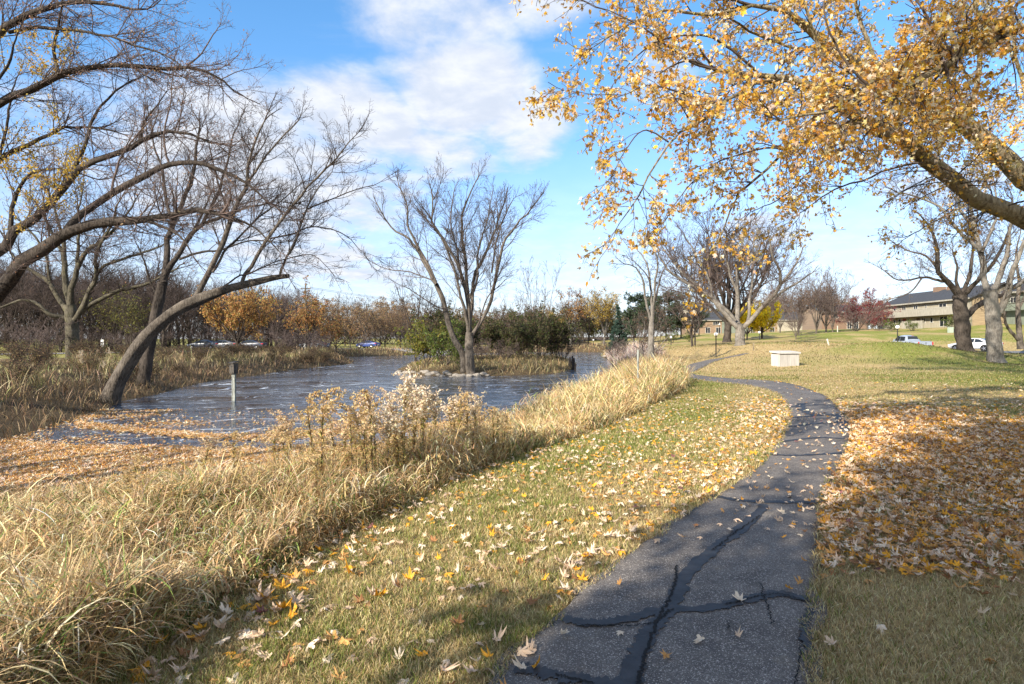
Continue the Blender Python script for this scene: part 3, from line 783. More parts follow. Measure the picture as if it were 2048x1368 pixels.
# the raft of leaves that floats on the near water
def band_y(px): return np.interp(px, [150, 220, 330, 450, 560, 640, 700, 800, 900, 1010], [848, 856, 866, 875, 873, 867, 862, 856, 851, 846])
Pw = np.column_stack([rs.uniform(-18, 2, 330000), rs.uniform(9, 24, 330000)])
sw, _ = land(Pw); Pw = Pw[sw < .25]; sw = sw[sw < .25]
px = CX + Pw[:, 0] / Pw[:, 1] * F; py = HY + (EYE - WATER) / Pw[:, 1] * F
nA = vnoise(Pw, .5, 71); nB = vnoise(Pw, 1.8, 72)
edge_y = np.interp(px, [-200, 0, 60, 130, 250, 400, 520, 600, 700, 900], [868, 874, 884, 890, 891, 895, 897, 893, 889, 884]) + 5 * (nB - .5)
full_ = sstep(py, edge_y - 2, edge_y + 5)
strip_ = np.exp(-((py - band_y(px) - 4 * (nB - .5)) / 4.2) ** 2) * (px > 150) * (px < 1020)
shore = np.clip(1 + sw / .9, 0, 1) * (Pw[:, 1] < 34)
loose = .10 * sstep(nA, .5, .8) * (px < 420) + .012
dn = np.maximum.reduce([full_ * (.75 + .5 * nA), strip_, .7 * shore * nA, loose])
Pw = Pw[rs.rand(len(Pw)) < dn * 1.0]
n = len(Pw); X, Y, Z = lie(rs, n, .17); var = rs.randint(0, 2, n)
colr = pal(rs, n, [(.66, .36, .10), (.66, .50, .34), (.50, .28, .10), (.34, .19, .08), (.74, .62, .47)], [4, 3, 3, 1.3, 2.2])
pos = np.column_stack([Pw, WATER + rs.uniform(.008, .03, n)]); sc = rs.uniform(.05, .075, n)
g = cat([scatter(TLO[k], pos[var == k], X[var == k], Y[var == k], Z[var == k], sc[var == k], colr[var == k]) for k in (0, 1)])
tag(link('floating_leaves', mesh_data('floating_leaves', g[0], [g[1]], LITTER, g[2])), 'raft of orange and cream leaves floating on the pond', 'fallen leaves', kind='stuff')

# ------------------------------------------------------------------ trees
def grow(rs, P, D, L, Rr, n, wig, up, rend=.3, droop=0.0):
    """branches of n pieces from P along D; up lifts them, droop bends their ends down"""
    m = len(P); pts = np.empty((m, n + 1, 3)); pts[:, 0] = P
    d = unit(D.copy()); st = (L / n)[:, None]
    for i in range(n):
        d = d + rs.normal(0, wig, d.shape); d[:, 2] += up - droop * (i / n)
        d = unit(d); pts[:, i + 1] = pts[:, i] + d * st
    rad = Rr[:, None] * np.linspace(1, rend, n + 1)[None]
    return pts, rad
def spawn(rs, pts, rad, L, per_m, t0, t1, ang, asd, ratio, rr, minL=.05, maxn=40, liftup=0.0):
    m, n1, _ = pts.shape
    cnt = np.clip(np.round(L * (t1 - t0) * per_m + rs.rand(m) - .5), 0, maxn).astype(int)
    par = np.repeat(np.arange(m), cnt)
    if len(par) == 0: par = np.array([0])
    tt = t0 + (t1 - t0) * rs.rand(len(par))
    f = tt * (n1 - 1); i = np.minimum(f.astype(int), n1 - 2); f = (f - i)[:, None]
    P = pts[par, i] * (1 - f) + pts[par, i + 1] * f
    T = unit(pts[par, i + 1] - pts[par, i])
    Rp = rad[par, i] * (1 - f[:, 0]) + rad[par, i + 1] * f[:, 0]
    X, _, Zv = frames(T, rs)
    a = np.radians(rs.normal(ang, asd, len(par)))[:, None]
    D = T * np.cos(a) + X * np.sin(a); D[:, 2] += liftup; D = unit(D)
    Lc = np.maximum(L[par] * ratio * (1 - .55 * tt) * rs.uniform(.6, 1.35, len(par)), minL)
    return P, D, Lc, Rp * rr
def tubes(arrs):
    Vs, Fs, n = [], [], 0
    for pts, rad, s in arrs:
        if len(pts) == 0: continue
        m, k, _ = pts.shape
        T = np.empty_like(pts); T[:, 1:-1] = pts[:, 2:] - pts[:, :-2]; T[:, 0] = pts[:, 1] - pts[:, 0]; T[:, -1] = pts[:, -1] - pts[:, -2]
        T = unit(T); ref = np.where(np.abs(T[:, :1, 2:3]) > .9, np.array([1.0, 0, 0]), np.array([.1, .05, 1.0]))
        A = unit(np.cross(T, np.broadcast_to(ref, T.shape))); B = np.cross(T, A)
        th = np.arange(s) * 2 * np.pi / s
        rad = np.repeat(rad[:, :, None], s, 2)
        if s >= 9:                                                  # ribs, bulges and knots of old trunks
            r_ = np.random.RandomState(m * 7 + k); ph = r_.uniform(0, 6.3, (6, m, 1, 1)); ax = np.linspace(0, 1, k)[None, :, None]
            rad = rad * (1 + .055 * np.sin(3 * th + ph[0] + 5 * ax) + .045 * np.sin(5 * th + ph[1] - 9 * ax) + .035 * np.sin(2 * th + ph[2] + 23 * ax) + .05 * np.sin(ph[3] + 31 * ax) * np.sin(th + ph[4]))
        W = pts[:, :, None] + rad[:, :, :, None] * (A[:, :, None] * np.cos(th)[:, None] + B[:, :, None] * np.sin(th)[:, None])
        Vs.append(W.reshape(-1, 3))
        base = (np.arange(m) * k * s)[:, None, None] + (np.arange(k - 1) * s)[None, :, None]
        j = np.arange(s)[None, None]; jn = (j + 1) % s
        q = np.stack([base + j, base + jn, base + s + jn, base + s + j], -1).reshape(-1, 4)
        Fs.append(q + n); n += m * k * s
    return np.concatenate(Vs), np.concatenate(Fs)
def tube_mesh(name, arrs, mat):
    V, Fq = tubes(arrs); return mesh_data(name, V, [Fq], mat, None, True)

def lengths(pts): return np.linalg.norm(np.diff(pts, axis=1), axis=2).sum(1)
def leaves_on(rs, pts, per, size, cols, w, kind=DIAM, droop=.5, spread=.05, clump=None, jit=.2, keep=None):
    m, n1, _ = pts.shape
    i = rs.randint(1, n1, (m, per)); P = pts[np.arange(m)[:, None], i].reshape(-1, 3)
    if keep is not None:
        P = P[keep(P)]
    P = P + rs.normal(0, spread, P.shape); n = len(P)
    Y = unit(rs.normal(0, 1, (n, 3)) + np.array([0, 0, -droop]))
    X, Y, Z = frames(Y, rs)
    c = pal(rs, n, cols, w, jit)
    return scatter(kind, P, X, Y, Z, size * rs.uniform(.6, 1.35, n), c)

def gen_tree(seed, h, trunk_h, r, nl=6, spread=35, wig=.12, up=.06, l2=1.6, l3=3.0, l4=5.0, rt=.35, a2=42, leader=True, leaf=None, mats=(BARK, TWIG), rmin=.008, lean=(0, 0), droop=0.0, t2=.2, flat=1.0):
    """a tree at the origin: mesh data for trunk (with its limbs), crown (twigs) and, if asked, foliage"""
    rs = np.random.RandomState(seed)
    D = np.array([[lean[0], lean[1], 1.0]])
    tp, trd = grow(rs, np.array([[0, 0, -.25]]), D, np.array([trunk_h + .25]), np.array([r]), 8, .035, .02, .78)
    trd[:, 0] *= 1.45; trd[:, 1] *= 1.12
    top = tp[:, -1]; Lm = h - trunk_h
    az = np.arange(nl) * 2.4 + rs.uniform(0, 6); el = np.radians(spread * rs.uniform(.5, 1.25, nl))
    if leader: el[0] *= .15
    D1 = np.column_stack([np.sin(el) * np.cos(az), np.sin(el) * np.sin(az), np.cos(el)])
    back = np.minimum(rs.uniform(0, .35, nl), .9); back[0] = 0
    f = (1 - back) * 8; i = np.minimum(f.astype(int), 7); ff = (f - i)[:, None]
    P1 = tp[0, i] * (1 - ff) + tp[0, i + 1] * ff
    L1 = Lm * rs.uniform(.8, 1.08, nl) / np.maximum(np.cos(el * .7), .5) * flat; L1[0] = Lm
    R1 = r * .74 * rs.uniform(.55, .85, nl); R1[0] = r * .7
    p1, r1 = grow(rs, P1, D1, L1, R1, 12, wig * .6, up, .14)
    P, Dn, L, Rn = spawn(rs, p1, r1, L1, l2, t2, .98, a2, 10, .48, .62, .3, 24, .12)
    p2, r2 = grow(rs, P, Dn, L, np.maximum(Rn, rmin * 1.5), 7, wig, up, .25, droop)
    P, Dn, L, Rn = spawn(rs, p2, r2, L, l3, .15, 1, 42, 14, .5, .6, .2, 16, .05)
    p3, r3 = grow(rs, P, Dn, L, np.maximum(Rn, rmin), 5, wig * 1.2, up * .8, .4, droop)
    P, Dn, L4, Rn = spawn(rs, p3, r3, L, l4, .15, 1, 45, 18, .6, .7, .15, 9, .03)
    p4, r4 = grow(rs, P, Dn, L4, np.maximum(Rn, rmin * .8), 3, wig * 1.3, up * .6, .6, droop)
    d = {'trunk': tube_mesh('trunk', [(tp, trd, 10), (p1, r1, 7)], mats[0]),
         'crown': tube_mesh('crown', [(p2, np.maximum(r2, rmin), 5), (p3, np.maximum(r3, rmin * .9), 3), (p4, np.maximum(r4, rmin * .75), 3)], mats[1])}
    if leaf:
        parts = [leaves_on(rs, p4, leaf['per'], leaf['size'], leaf['cols'], leaf['w'], leaf.get('kind', DIAM), leaf.get('droop', .4), leaf.get('spread', .08), keep=leaf.get('keep'))]
        if leaf.get('per3'): parts.append(leaves_on(rs, p3, leaf['per3'], leaf['size'], leaf['cols'], leaf['w'], leaf.get('kind', DIAM), .4, leaf.get('spread', .08), keep=leaf.get('keep')))
        g = cat(parts); d['foliage'] = mesh_data('foliage', g[0], [g[1]], leaf.get('mat', LEAF), g[2])
    return d
def place_tree(name, d, loc, label, cat_='tree', group=None, rz=0.0, s=1.0):
    e = empty(name, loc, label, cat_, group, rz); e.scale = (s, s, s) if not isinstance(s, tuple) else s
    for k, me in d.items(): link(k, me, e)
    return e

# trees drawn limb by limb: (points (px, py, depth offset), radius at start and end in photo pixels)
def limb3(pts, d, n=16):
    a = np.array([(p[0], p[1], (p[2] if len(p) > 2 else 0.0)) for p in pts], float)
    a = resample(a, n + 1); Y = d + a[:, 2]
    return np.column_stack([(a[:, 0] - CX) / F * Y, Y, EYE - (a[:, 1] - HY) / F * Y])
def traced_tree(name, label, d, trunk, limbs, seed, mats, l2=1.5, l3=2.6, l4=5, rmin=.008, wig=.11, up=.05, leaf=None, cat_='tree', flare=1.35, depth=2.2, group=None, len2=.42, droop=0.0, extra=None, a2=45, t2=.22, l2max=3.2, up2=.12, min2=.35):
    rs = np.random.RandomState(seed)
    tp = np.stack([limb3(t_[0], d) for t_ in trunk]); tr_ = np.stack([np.linspace(t_[1], t_[2], 17) * d / F for t_ in trunk])
    tr_[0, 0] *= flare; tr_[0, 1] *= 1 + (flare - 1) * .45
    ph = rs.uniform(-1, 1, len(limbs))
    arr = []; rad = []
    for k, (q, r0, r1) in enumerate(limbs):
        p = limb3(q, d)
        if len(q[0]) < 3:                                          # limbs also run towards and away from the viewer
            s = np.linspace(0, 1, 17); dy = ph[k] * depth * s * (np.linalg.norm(p[-1] - p[0]) / 8)
            sc = (p[:, 1] + dy) / p[:, 1]; p = np.column_stack([p[:, 0] * sc, p[:, 1] * sc, EYE + (p[:, 2] - EYE) * sc])
        r0 = r0 * .88; w = rs.normal(0, 1, (17, 3)).cumsum(0); w -= np.linspace(0, 1, 17)[:, None] * w[-1]
        p = p + w * .010 * np.linalg.norm(p[-1] - p[0]) * .5
        arr.append(p); rad.append(np.linspace(1, 0, 17) ** .8 * (r0 - r1) + r1)
    p1 = np.stack(arr); r1 = np.stack(rad) * (p1[:, :, 1] / F)
    L1 = lengths(p1)
    P, Dn, L, Rn = spawn(rs, p1, r1, np.minimum(L1, 14), l2 * 1.7, t2, 1, a2, 12, len2 * 1.15, .55, min2, 60, up2)
    L = np.minimum(L, l2max)
    p2, r2 = grow(rs, P, Dn, L, np.clip(np.minimum(Rn, .004 + .010 * L), rmin * 1.3, .05), 7, wig, up, .25, droop)
    Pt = p1[:, -1]; Dt = p1[:, -1] - p1[:, -3]
    pe, re_ = grow(rs, np.repeat(Pt, 2, 0), np.repeat(unit(Dt), 2, 0) + rs.normal(0, .25, (2 * len(Pt), 3)), rs.uniform(.5, 1.2, 2 * len(Pt)) * min(1.5, l2max), np.repeat(np.maximum(r1[:, -1], rmin * 1.5), 2), 7, wig, up, .3)
    p2 = np.concatenate([p2, pe]); r2 = np.concatenate([r2, re_]); L = lengths(p2)
    P, Dn, L3, Rn = spawn(rs, p2, r2, L, l3 * 1.8, .12, 1, 42, 14, .55, .6, .2, 26, .04)
    p3, r3 = grow(rs, P, Dn, L3, np.maximum(Rn, rmin), 5, wig * 1.15, up * .8, .4, droop)
    P, Dn, L4, Rn = spawn(rs, p3, r3, L3, l4 * 1.9, .12, 1, 44, 18, .6, .7, .12, 14, .02)
    p4, r4 = grow(rs, P, Dn, L4, np.maximum(Rn, rmin * .8), 3, wig * 1.25, up * .6, .6, droop)
    o = tp[0, 0].copy(); o[2] += .0
    big = np.max(r1, 1) > (2.6 * d / F)
    e = empty(name, tuple(o), label, cat_, group)
    def sh(a): return a - o
    def dense(a, n=61):
        f = np.linspace(0, 1, a.shape[1]); g = np.linspace(0, 1, n)
        i = np.minimum((g * (a.shape[1] - 1)).astype(int), a.shape[1] - 2); u = g * (a.shape[1] - 1) - i
        if a.ndim == 2: return a[:, i] * (1 - u) + a[:, i + 1] * u
        return a[:, i] * (1 - u)[None, :, None] + a[:, i + 1] * u[None, :, None]
    rootf = 1 + (flare - 1) * np.exp(-np.linspace(0, 1, 61) * 17); rt_ = dense(tr_); rt_[0] = dense(np.linspace(trunk[0][1], trunk[0][2], 17)[None] * d / F)[0] * rootf
    parts = [(sh(dense(tp)), rt_, 20)]
    parts.append((sh(p1[big]), r1[big], 9))
    link('trunk', tube_mesh('trunk', parts, mats[0]), e)
    cr = [(sh(p2), np.maximum(r2, rmin), 5), (sh(p3), np.maximum(r3, rmin * .9), 3), (sh(p4), np.maximum(r4, rmin * .75), 3)]
    if (~big).any(): cr.insert(0, (sh(p1[~big]), r1[~big], 6))
    link('crown', tube_mesh('crown', cr, mats[1]), e)
    if leaf:
        g = leaf(rs, p1, p2, p3, p4)
        link('foliage', mesh_data('foliage', g[0] - o, [g[1]], LEAF, g[2]), e)
    return e

# --- the tree leaning over the water
traced_tree('leaning_tree', 'bare tree leaning from the left shore out over the water, its end broken off', 26.2,
    [([(214, 816), (231, 772), (262, 715), (300, 665), (345, 625), (395, 598), (440, 582), (500, 567), (545, 556), (578, 552)], 16.5, 4.2),
     ([(352, 624, .3), (400, 604, .3), (450, 582, .3), (490, 570, .1)], 7, 5)],
    [([(392, 600), (422, 533), (450, 470), (475, 410), (490, 372), (497, 335), (505, 300), (530, 240)], 6.5, 1.4),
     ([(482, 572), (504, 531), (558, 449), (610, 387), (664, 324), (707, 275)], 4.6, .8),
     ([(558, 556), (566, 531), (598, 461), (617, 414), (664, 344)], 3.2, .7),
     ([(615, 418), (684, 390), (762, 363)], 1.8, .5),
     ([(425, 545), (448, 500), (480, 470), (522, 430), (565, 402), (605, 365)], 3, .7),
     ([(490, 372), (515, 330), (545, 290), (590, 245), (604, 225)], 3, .6),
     ([(462, 440), (440, 380), (425, 320), (415, 260)], 2.6, .6),
     ([(540, 480), (580, 470), (630, 455), (690, 470), (720, 500)], 2, .5),
     ([(440, 582), (470, 555), (505, 545), (560, 520), (620, 510), (660, 540)], 2, .5)], 3, (BARK, TWIG_D), 2.2, 2.6, 5, .006, len2=.34, l2max=2.2)
# --- dark twin trunk right behind it
traced_tree('twin_trunk_tree', 'dark trunked bare tree forking in two just behind the leaning tree', 32,
    [([(283, 790), (292, 730), (303, 670), (314, 615), (326, 565)], 12, 9)],
    [([(326, 567), (332, 525), (335, 485), (345, 440), (360, 400), (379, 355), (390, 300), (400, 250)], 7.5, 1.6), ([(327, 562), (340, 540), (358, 518), (379, 478), (403, 454), (440, 436), (490, 415), (540, 405)], 7, 1.2),
     ([(345, 440), (330, 390), (325, 340), (310, 290), (300, 240)], 4, .8), ([(358, 518), (400, 505), (440, 500), (500, 480), (560, 485)], 3, .7), ([(403, 454), (430, 400), (450, 350), (460, 290), (480, 240)], 4, .8),
     ([(320, 600), (300, 560), (292, 520), (270, 480)], 3, .7), ([(379, 478), (405, 425), (425, 380)], 3, .8)], 4, (BARK_D, TWIG_D), 1.7, 2.2, 4.5, .007, len2=.36, l2max=2.4)

# --- the big maple whose limbs arch in from the left edge
def left_leaves(rs, p1, p2, p3, p4):
    def topk(P):
        px = CX + P[:, 0] / P[:, 1] * F; py = HY - (P[:, 2] - EYE) / P[:, 1] * F
        return rs.rand(len(P)) < np.where(py < 150, .45, np.where(py < 260, .25, .10))
    def goldk(P):
        px = CX + P[:, 0] / P[:, 1] * F; py = HY - (P[:, 2] - EYE) / P[:, 1] * F
        Q = np.column_stack([P[:, 0] + .7 * P[:, 1], P[:, 2]])
        return (px < 170) & (py > 60) & (py < 470) & (vnoise(Q, .9, 88) > .56) & (rs.rand(len(P)) < .75)
    return cat([leaves_on(rs, p4, 2, .055, [(.45, .24, .12), (.40, .24, .16), (.52, .36, .22)], [2, 2, 1], DIAM, .6, .04, keep=topk),
                leaves_on(rs, p4, 4, .085, [(.60, .40, .06), (.66, .48, .12), (.52, .34, .05)], [2, 1, 1], BROAD, .6, .06, keep=goldk)])
traced_tree('silver_maple', 'big maple at the left edge arching long dark limbs with a few yellow leaves', 19,
    [([(-250, 850), (-235, 760), (-215, 640), (-200, 500), (-190, 380), (-170, 240), (-150, 80)], 30, 14)],
    [([(-215, 690, -.3), (-120, 650, -.6), (-50, 610, -.9), (0, 577, -1.1), (46, 521, -1.3), (90, 484, -1.4), (133, 458, -1.5), (182, 438, -1.6), (246, 433, -1.7), (277, 436, -1.8), (361, 422, -1.9), (440, 428, -2)], 19, 4),
     ([(438, 428, -2), (480, 440, -2.1), (520, 465, -2.1), (560, 505, -2.2)], 3.6, .8),
     ([(133, 459, -1.5), (158, 430, -1.3), (225, 384, -1), (284, 349, -.8), (337, 325, -.6), (386, 321, -.5), (440, 335, -.4), (490, 365, -.3), (530, 400, -.2)], 9, 1.6),
     ([(277, 437, -1.8), (320, 450, -1.9), (365, 478, -2), (385, 510, -2.1)], 4, .9),
     ([(-200, 600, 1), (-100, 560, .8), (0, 500, .6), (21, 457, .5), (63, 426, .5), (105, 380, .4), (147, 335, .3), (196, 307, .2), (246, 293, .1), (281, 275, 0), (309, 263, 0), (365, 265, 0), (420, 285, 0)], 12, 1.5),
     ([(-195, 470), (-100, 310), (0, 207), (59, 180), (117, 148), (164, 129), (215, 127), (293, 131), (371, 135), (430, 148), (469, 184)], 10, 1.2),
     ([(-175, 260), (-80, 140), (0, 74), (31, 43), (78, 20), (117, 10), (176, 8), (234, 16), (293, 18)], 10, 1.4), ([(14, 62), (78, 49), (145, 53), (195, 64), (242, 74), (293, 94), (340, 117), (380, 150)], 4, .8),
     ([(-190, 480, 1.5), (-80, 380, 1.4), (0, 312, 1.3), (47, 289, 1.3), (98, 266, 1.2), (137, 256, 1.2), (188, 258, 1.2), (250, 270, 1.2)], 6.5, 1),
     ([(150, 330, .4), (168, 293, .5), (182, 250, .6), (195, 219, .7), (242, 172, .8), (290, 150, .9)], 4.5, .8), ([(117, 150), (108, 100), (118, 50), (128, 0), (130, -40)], 4, 1),
     ([(281, 277, 0), (290, 240, 0), (310, 215, 0), (335, 180, 0)], 3, .7), ([(20, 460, .5), (28, 400, .6), (60, 350, .7), (120, 340, .8), (200, 360, .9)], 5, .9),
     ([(337, 326, -.6), (330, 280, -.6), (340, 220, -.6), (345, 160, -.6)], 2.6, .7), ([(225, 384, -1), (238, 330, -1), (262, 290, -1), (300, 240, -1)], 2.8, .7), ([(371, 135), (400, 110), (425, 70), (440, 50)], 2, .6),
     ([(-100, 310), (-60, 250), (-20, 180), (20, 120), (34, 70)], 5, 1.2), ([(0, 312, 1.3), (14, 250, 1.3), (22, 190, 1.3), (36, 150, 1.3)], 3.4, .8)],
    7, (BARK_D, TWIG_P), 2.2, 3.0, 5.0, .0045, leaf=left_leaves, len2=.32, l2max=1.7)

# --- upright tree in the bank weeds
traced_tree('upright_tree', 'broad bare tree with moss tinged trunk standing in weeds before the dark wood', 45,
    [([(147, 735), (146, 700), (144, 660), (142, 635), (140, 610)], 13, 10)],
    [([(138, 638), (120, 634), (98, 630), (70, 608), (39, 601), (0, 615)], 5.5, 1.5), ([(137, 622), (123, 601), (102, 563), (63, 538), (35, 520), (10, 480)], 6, 1.2),
     ([(139, 612), (132, 556), (130, 514), (126, 479), (116, 437), (100, 390)], 7, 1.2), ([(142, 612), (151, 552), (172, 503), (200, 482), (242, 447), (270, 400)], 6.5, 1.2),
     ([(146, 645), (165, 615), (178, 580), (190, 556), (195, 507), (225, 450), (240, 400)], 6.5, 1.2), ([(148, 645), (168, 619), (200, 601), (242, 580), (281, 570), (326, 552), (360, 530)], 6, 1.2),
     ([(190, 556), (210, 528), (260, 510), (309, 496), (350, 470)], 4, .9), ([(130, 514), (105, 470), (80, 420), (60, 390)], 4, .9), ([(151, 552), (160, 490), (158, 430), (165, 380)], 4, .9), ([(102, 563), (90, 510), (60, 460), (30, 430)], 3.4, .8)],
    9, (BARK_MOSS, TWIG_D), 1.3, 1.7, 3.5, .009, len2=.42, l2max=3)

# --- the many-stemmed tree on the island
traced_tree('island_tree', 'tall bare many-stemmed tree fanning out above the rocks of the island', 47,
    [([(943, 752), (940, 740), (939, 715), (938, 690), (939, 665)], 9.5, 7.5), ([(927, 745, .4), (925, 708, .4), (907, 676, .4), (895, 638, .4), (887, 603, .4), (872, 568, .4)], 6.5, 4.6)],
    [([(940, 672), (963, 632), (974, 588), (983, 545), (1001, 486), (1024, 457), (1047, 431), (1077, 398)], 4.6, .9), ([(939, 668), (938, 647), (942, 597), (951, 545), (971, 504), (989, 469), (1001, 428), (1012, 398)], 5, .9),
     ([(938, 668), (936, 632), (930, 588), (922, 545), (907, 515), (884, 477), (866, 445), (863, 398), (860, 372)], 5, .8), ([(940, 668), (938, 632), (933, 545), (925, 486), (922, 442), (939, 393), (957, 355)], 4.6, .8),
     ([(937, 662), (928, 620), (919, 588), (905, 530), (888, 490), (872, 460), (850, 420)], 4, .8), ([(873, 570), (852, 530), (837, 504), (819, 474), (787, 454), (752, 404)], 4.2, .8),
     ([(873, 570), (860, 539), (834, 492), (816, 451), (811, 407), (796, 363)], 4, .8), ([(890, 618), (872, 612), (849, 597), (819, 577), (800, 570)], 1.7, .5), ([(866, 560), (855, 556), (819, 545), (778, 539), (738, 521)], 2, .5),
     ([(945, 675), (960, 645), (977, 597), (992, 580), (1010, 560)], 2, .5), ([(983, 545), (990, 505), (1000, 460), (1015, 420), (1030, 395)], 2.6, .6), ([(942, 597), (955, 560), (958, 500), (975, 440), (985, 390)], 3, .6), ([(922, 545), (915, 490), (905, 450), (905, 400), (910, 375)], 2.6, .6)],
    12, (BARK, TWIG), 1.2, 1.6, 3.6, .0085, wig=.07, up=.07, len2=.34, l2max=3.4, depth=2.6, a2=36)

# --- the spreading maple in the middle of the lawn
traced_tree('spreading_maple', 'wide spreading bare maple with pale trunk standing in the middle distance lawn', 66,
    [([(1480, 692), (1480, 680), (1481, 666), (1479, 648)], 9.5, 9)],
    [([(1474, 656), (1448, 630), (1427, 602), (1391, 577), (1368, 565), (1338, 545), (1322, 522), (1316, 505)], 5.5, 1), ([(1428, 604), (1412, 585), (1372, 552), (1354, 533), (1333, 506), (1322, 489)], 3.6, .8),
     ([(1478, 650), (1477, 637), (1476, 591), (1474, 545), (1482, 510), (1492, 475), (1501, 451)], 6, 1), ([(1484, 655), (1505, 634), (1535, 602), (1556, 577), (1560, 545), (1544, 510), (1537, 469)], 6, 1),
     ([(1526, 614), (1563, 581), (1597, 563), (1625, 545)], 3.6, .8), ([(1490, 650), (1494, 637), (1497, 591), (1501, 540), (1505, 499), (1515, 465)], 4.2, .9), ([(1474, 640), (1448, 611), (1430, 586), (1420, 554), (1391, 510), (1368, 467)], 4, .8),
     ([(1476, 591), (1460, 550), (1450, 510), (1440, 470)], 3.4, .8), ([(1556, 577), (1580, 545), (1596, 520), (1605, 500)], 3, .8), ([(1420, 554), (1415, 520), (1418, 485), (1425, 462)], 2.6, .7), ([(1501, 540), (1520, 510), (1560, 490)], 2.4, .7)],
    14, (BARK_L, TWIG_P), 1.3, 1.35, 3.0, .012, wig=.1, up=.06, len2=.36, l2max=4.2, depth=4)
# --- tall tree with drooping shoots on the right shore
traced_tree('drooping_tree', 'tall thin bare tree with drooping shoots on the right shore', 52,
    [([(1301, 718), (1302, 690), (1303, 650), (1305, 612)], 7, 4)],
    [([(1305, 614), (1302, 590), (1301, 568), (1297, 533), (1285, 510), (1275, 500)], 3, .8), ([(1305, 612), (1309, 590), (1310, 559), (1315, 529), (1310, 505), (1306, 490)], 3, .8), ([(1303, 648), (1292, 605), (1284, 565), (1270, 538), (1250, 528)], 3, .8),
     ([(1310, 600), (1318, 570), (1325, 545), (1340, 520)], 2.4, .7), ([(1301, 568), (1290, 545), (1265, 520)], 1.8, .6)], 15, (BARK_L, TWIG), 1.5, 1.8, 3, .010, wig=.08, up=.02, len2=.34, l2max=1.8, droop=.22)
# --- the two thick trunks on the right and their small neighbour
def few(rs, p1, p2, p3, p4):
    return leaves_on(rs, p4, 1, .13, [(.50, .27, .07), (.42, .22, .10), (.58, .36, .08)], [2, 2, 1], BROAD, .6, .06, keep=lambda P: rs.rand(len(P)) < .12)
traced_tree('thick_trunk_tree', 'dark furrowed thick trunk with a low side limb, left of the pair before the townhouse', 53,
    [([(1931, 708), (1927, 683), (1924, 643), (1920, 612), (1921, 590)], 13.5, 12)],
    [([(1917, 592), (1898, 562), (1879, 538), (1874, 490), (1861, 459), (1840, 430)], 6.5, 1), ([(1890, 562), (1871, 559), (1845, 554), (1800, 561), (1764, 538)], 3.2, .7), ([(1921, 592), (1914, 560), (1915, 535), (1905, 500)], 4, .9),
     ([(1926, 590), (1938, 577), (1956, 559), (1993, 517), (2014, 472), (2030, 430)], 6, 1), ([(1932, 636), (1945, 620), (1958, 611), (1977, 601), (2005, 590)], 7, 4), ([(1924, 588), (1935, 560), (1945, 520), (1950, 470), (1955, 430)], 5, 1), ([(1845, 554), (1820, 585), (1780, 600), (1770, 610)], 1.8, .6), ([(1879, 538), (1850, 510), (1815, 500), (1780, 480)], 2.6, .7)],
    17, (BARK_D, TWIG), 1.6, 1.7, 3.2, .009, leaf=few, len2=.38, l2max=3.4, depth=3)
traced_tree('mottled_trunk_tree', 'mottled pale grey trunk forking into dark limbs, right of the pair before the townhouse', 44,
    [([(1991, 727), (1989, 696), (1987, 643), (1983, 604), (1979, 580)], 13.5, 11.5)],
    [([(1977, 585), (1969, 560), (1964, 506), (1948, 454), (1943, 414), (1935, 370)], 7.5, 1.4), ([(1960, 500), (1924, 467), (1898, 435), (1874, 409), (1827, 390), (1790, 382)], 4, .8), ([(1984, 588), (1993, 572), (2003, 543), (2019, 498), (2021, 450), (2025, 400)], 7.5, 1.4),
     ([(1993, 634), (2003, 618), (2014, 590), (2019, 564), (2032, 527), (2050, 480)], 8.5, 3), ([(2017, 578), (2035, 570), (2060, 552), (2100, 520)], 6, 3), ([(1964, 506), (1985, 460), (1995, 420), (1990, 370)], 4, 1), ([(1948, 454), (1920, 420), (1915, 380), (1900, 340)], 3.4, .9)],
    18, (BARK_L, TWIG_D), 1.6, 1.9, 3.4, .008, leaf=few, len2=.36, l2max=3.2, depth=3)
traced_tree('small_forked_tree', 'slim forked bare tree at the right edge beside the drive', 60,
    [([(2041, 698), (2039, 670), (2037, 640), (2036, 600), (2040, 555)], 5.5, 3)], [([(2036, 680), (2022, 665), (2012, 648), (2007, 620), (1998, 590)], 4, 1), ([(2037, 620), (2050, 590), (2065, 540)], 3, .8), ([(2039, 560), (2032, 520), (2040, 470)], 3, .8)], 19, (BARK, TWIG), 1.4, 1.6, 3, .010, len2=.4, l2max=2.6)

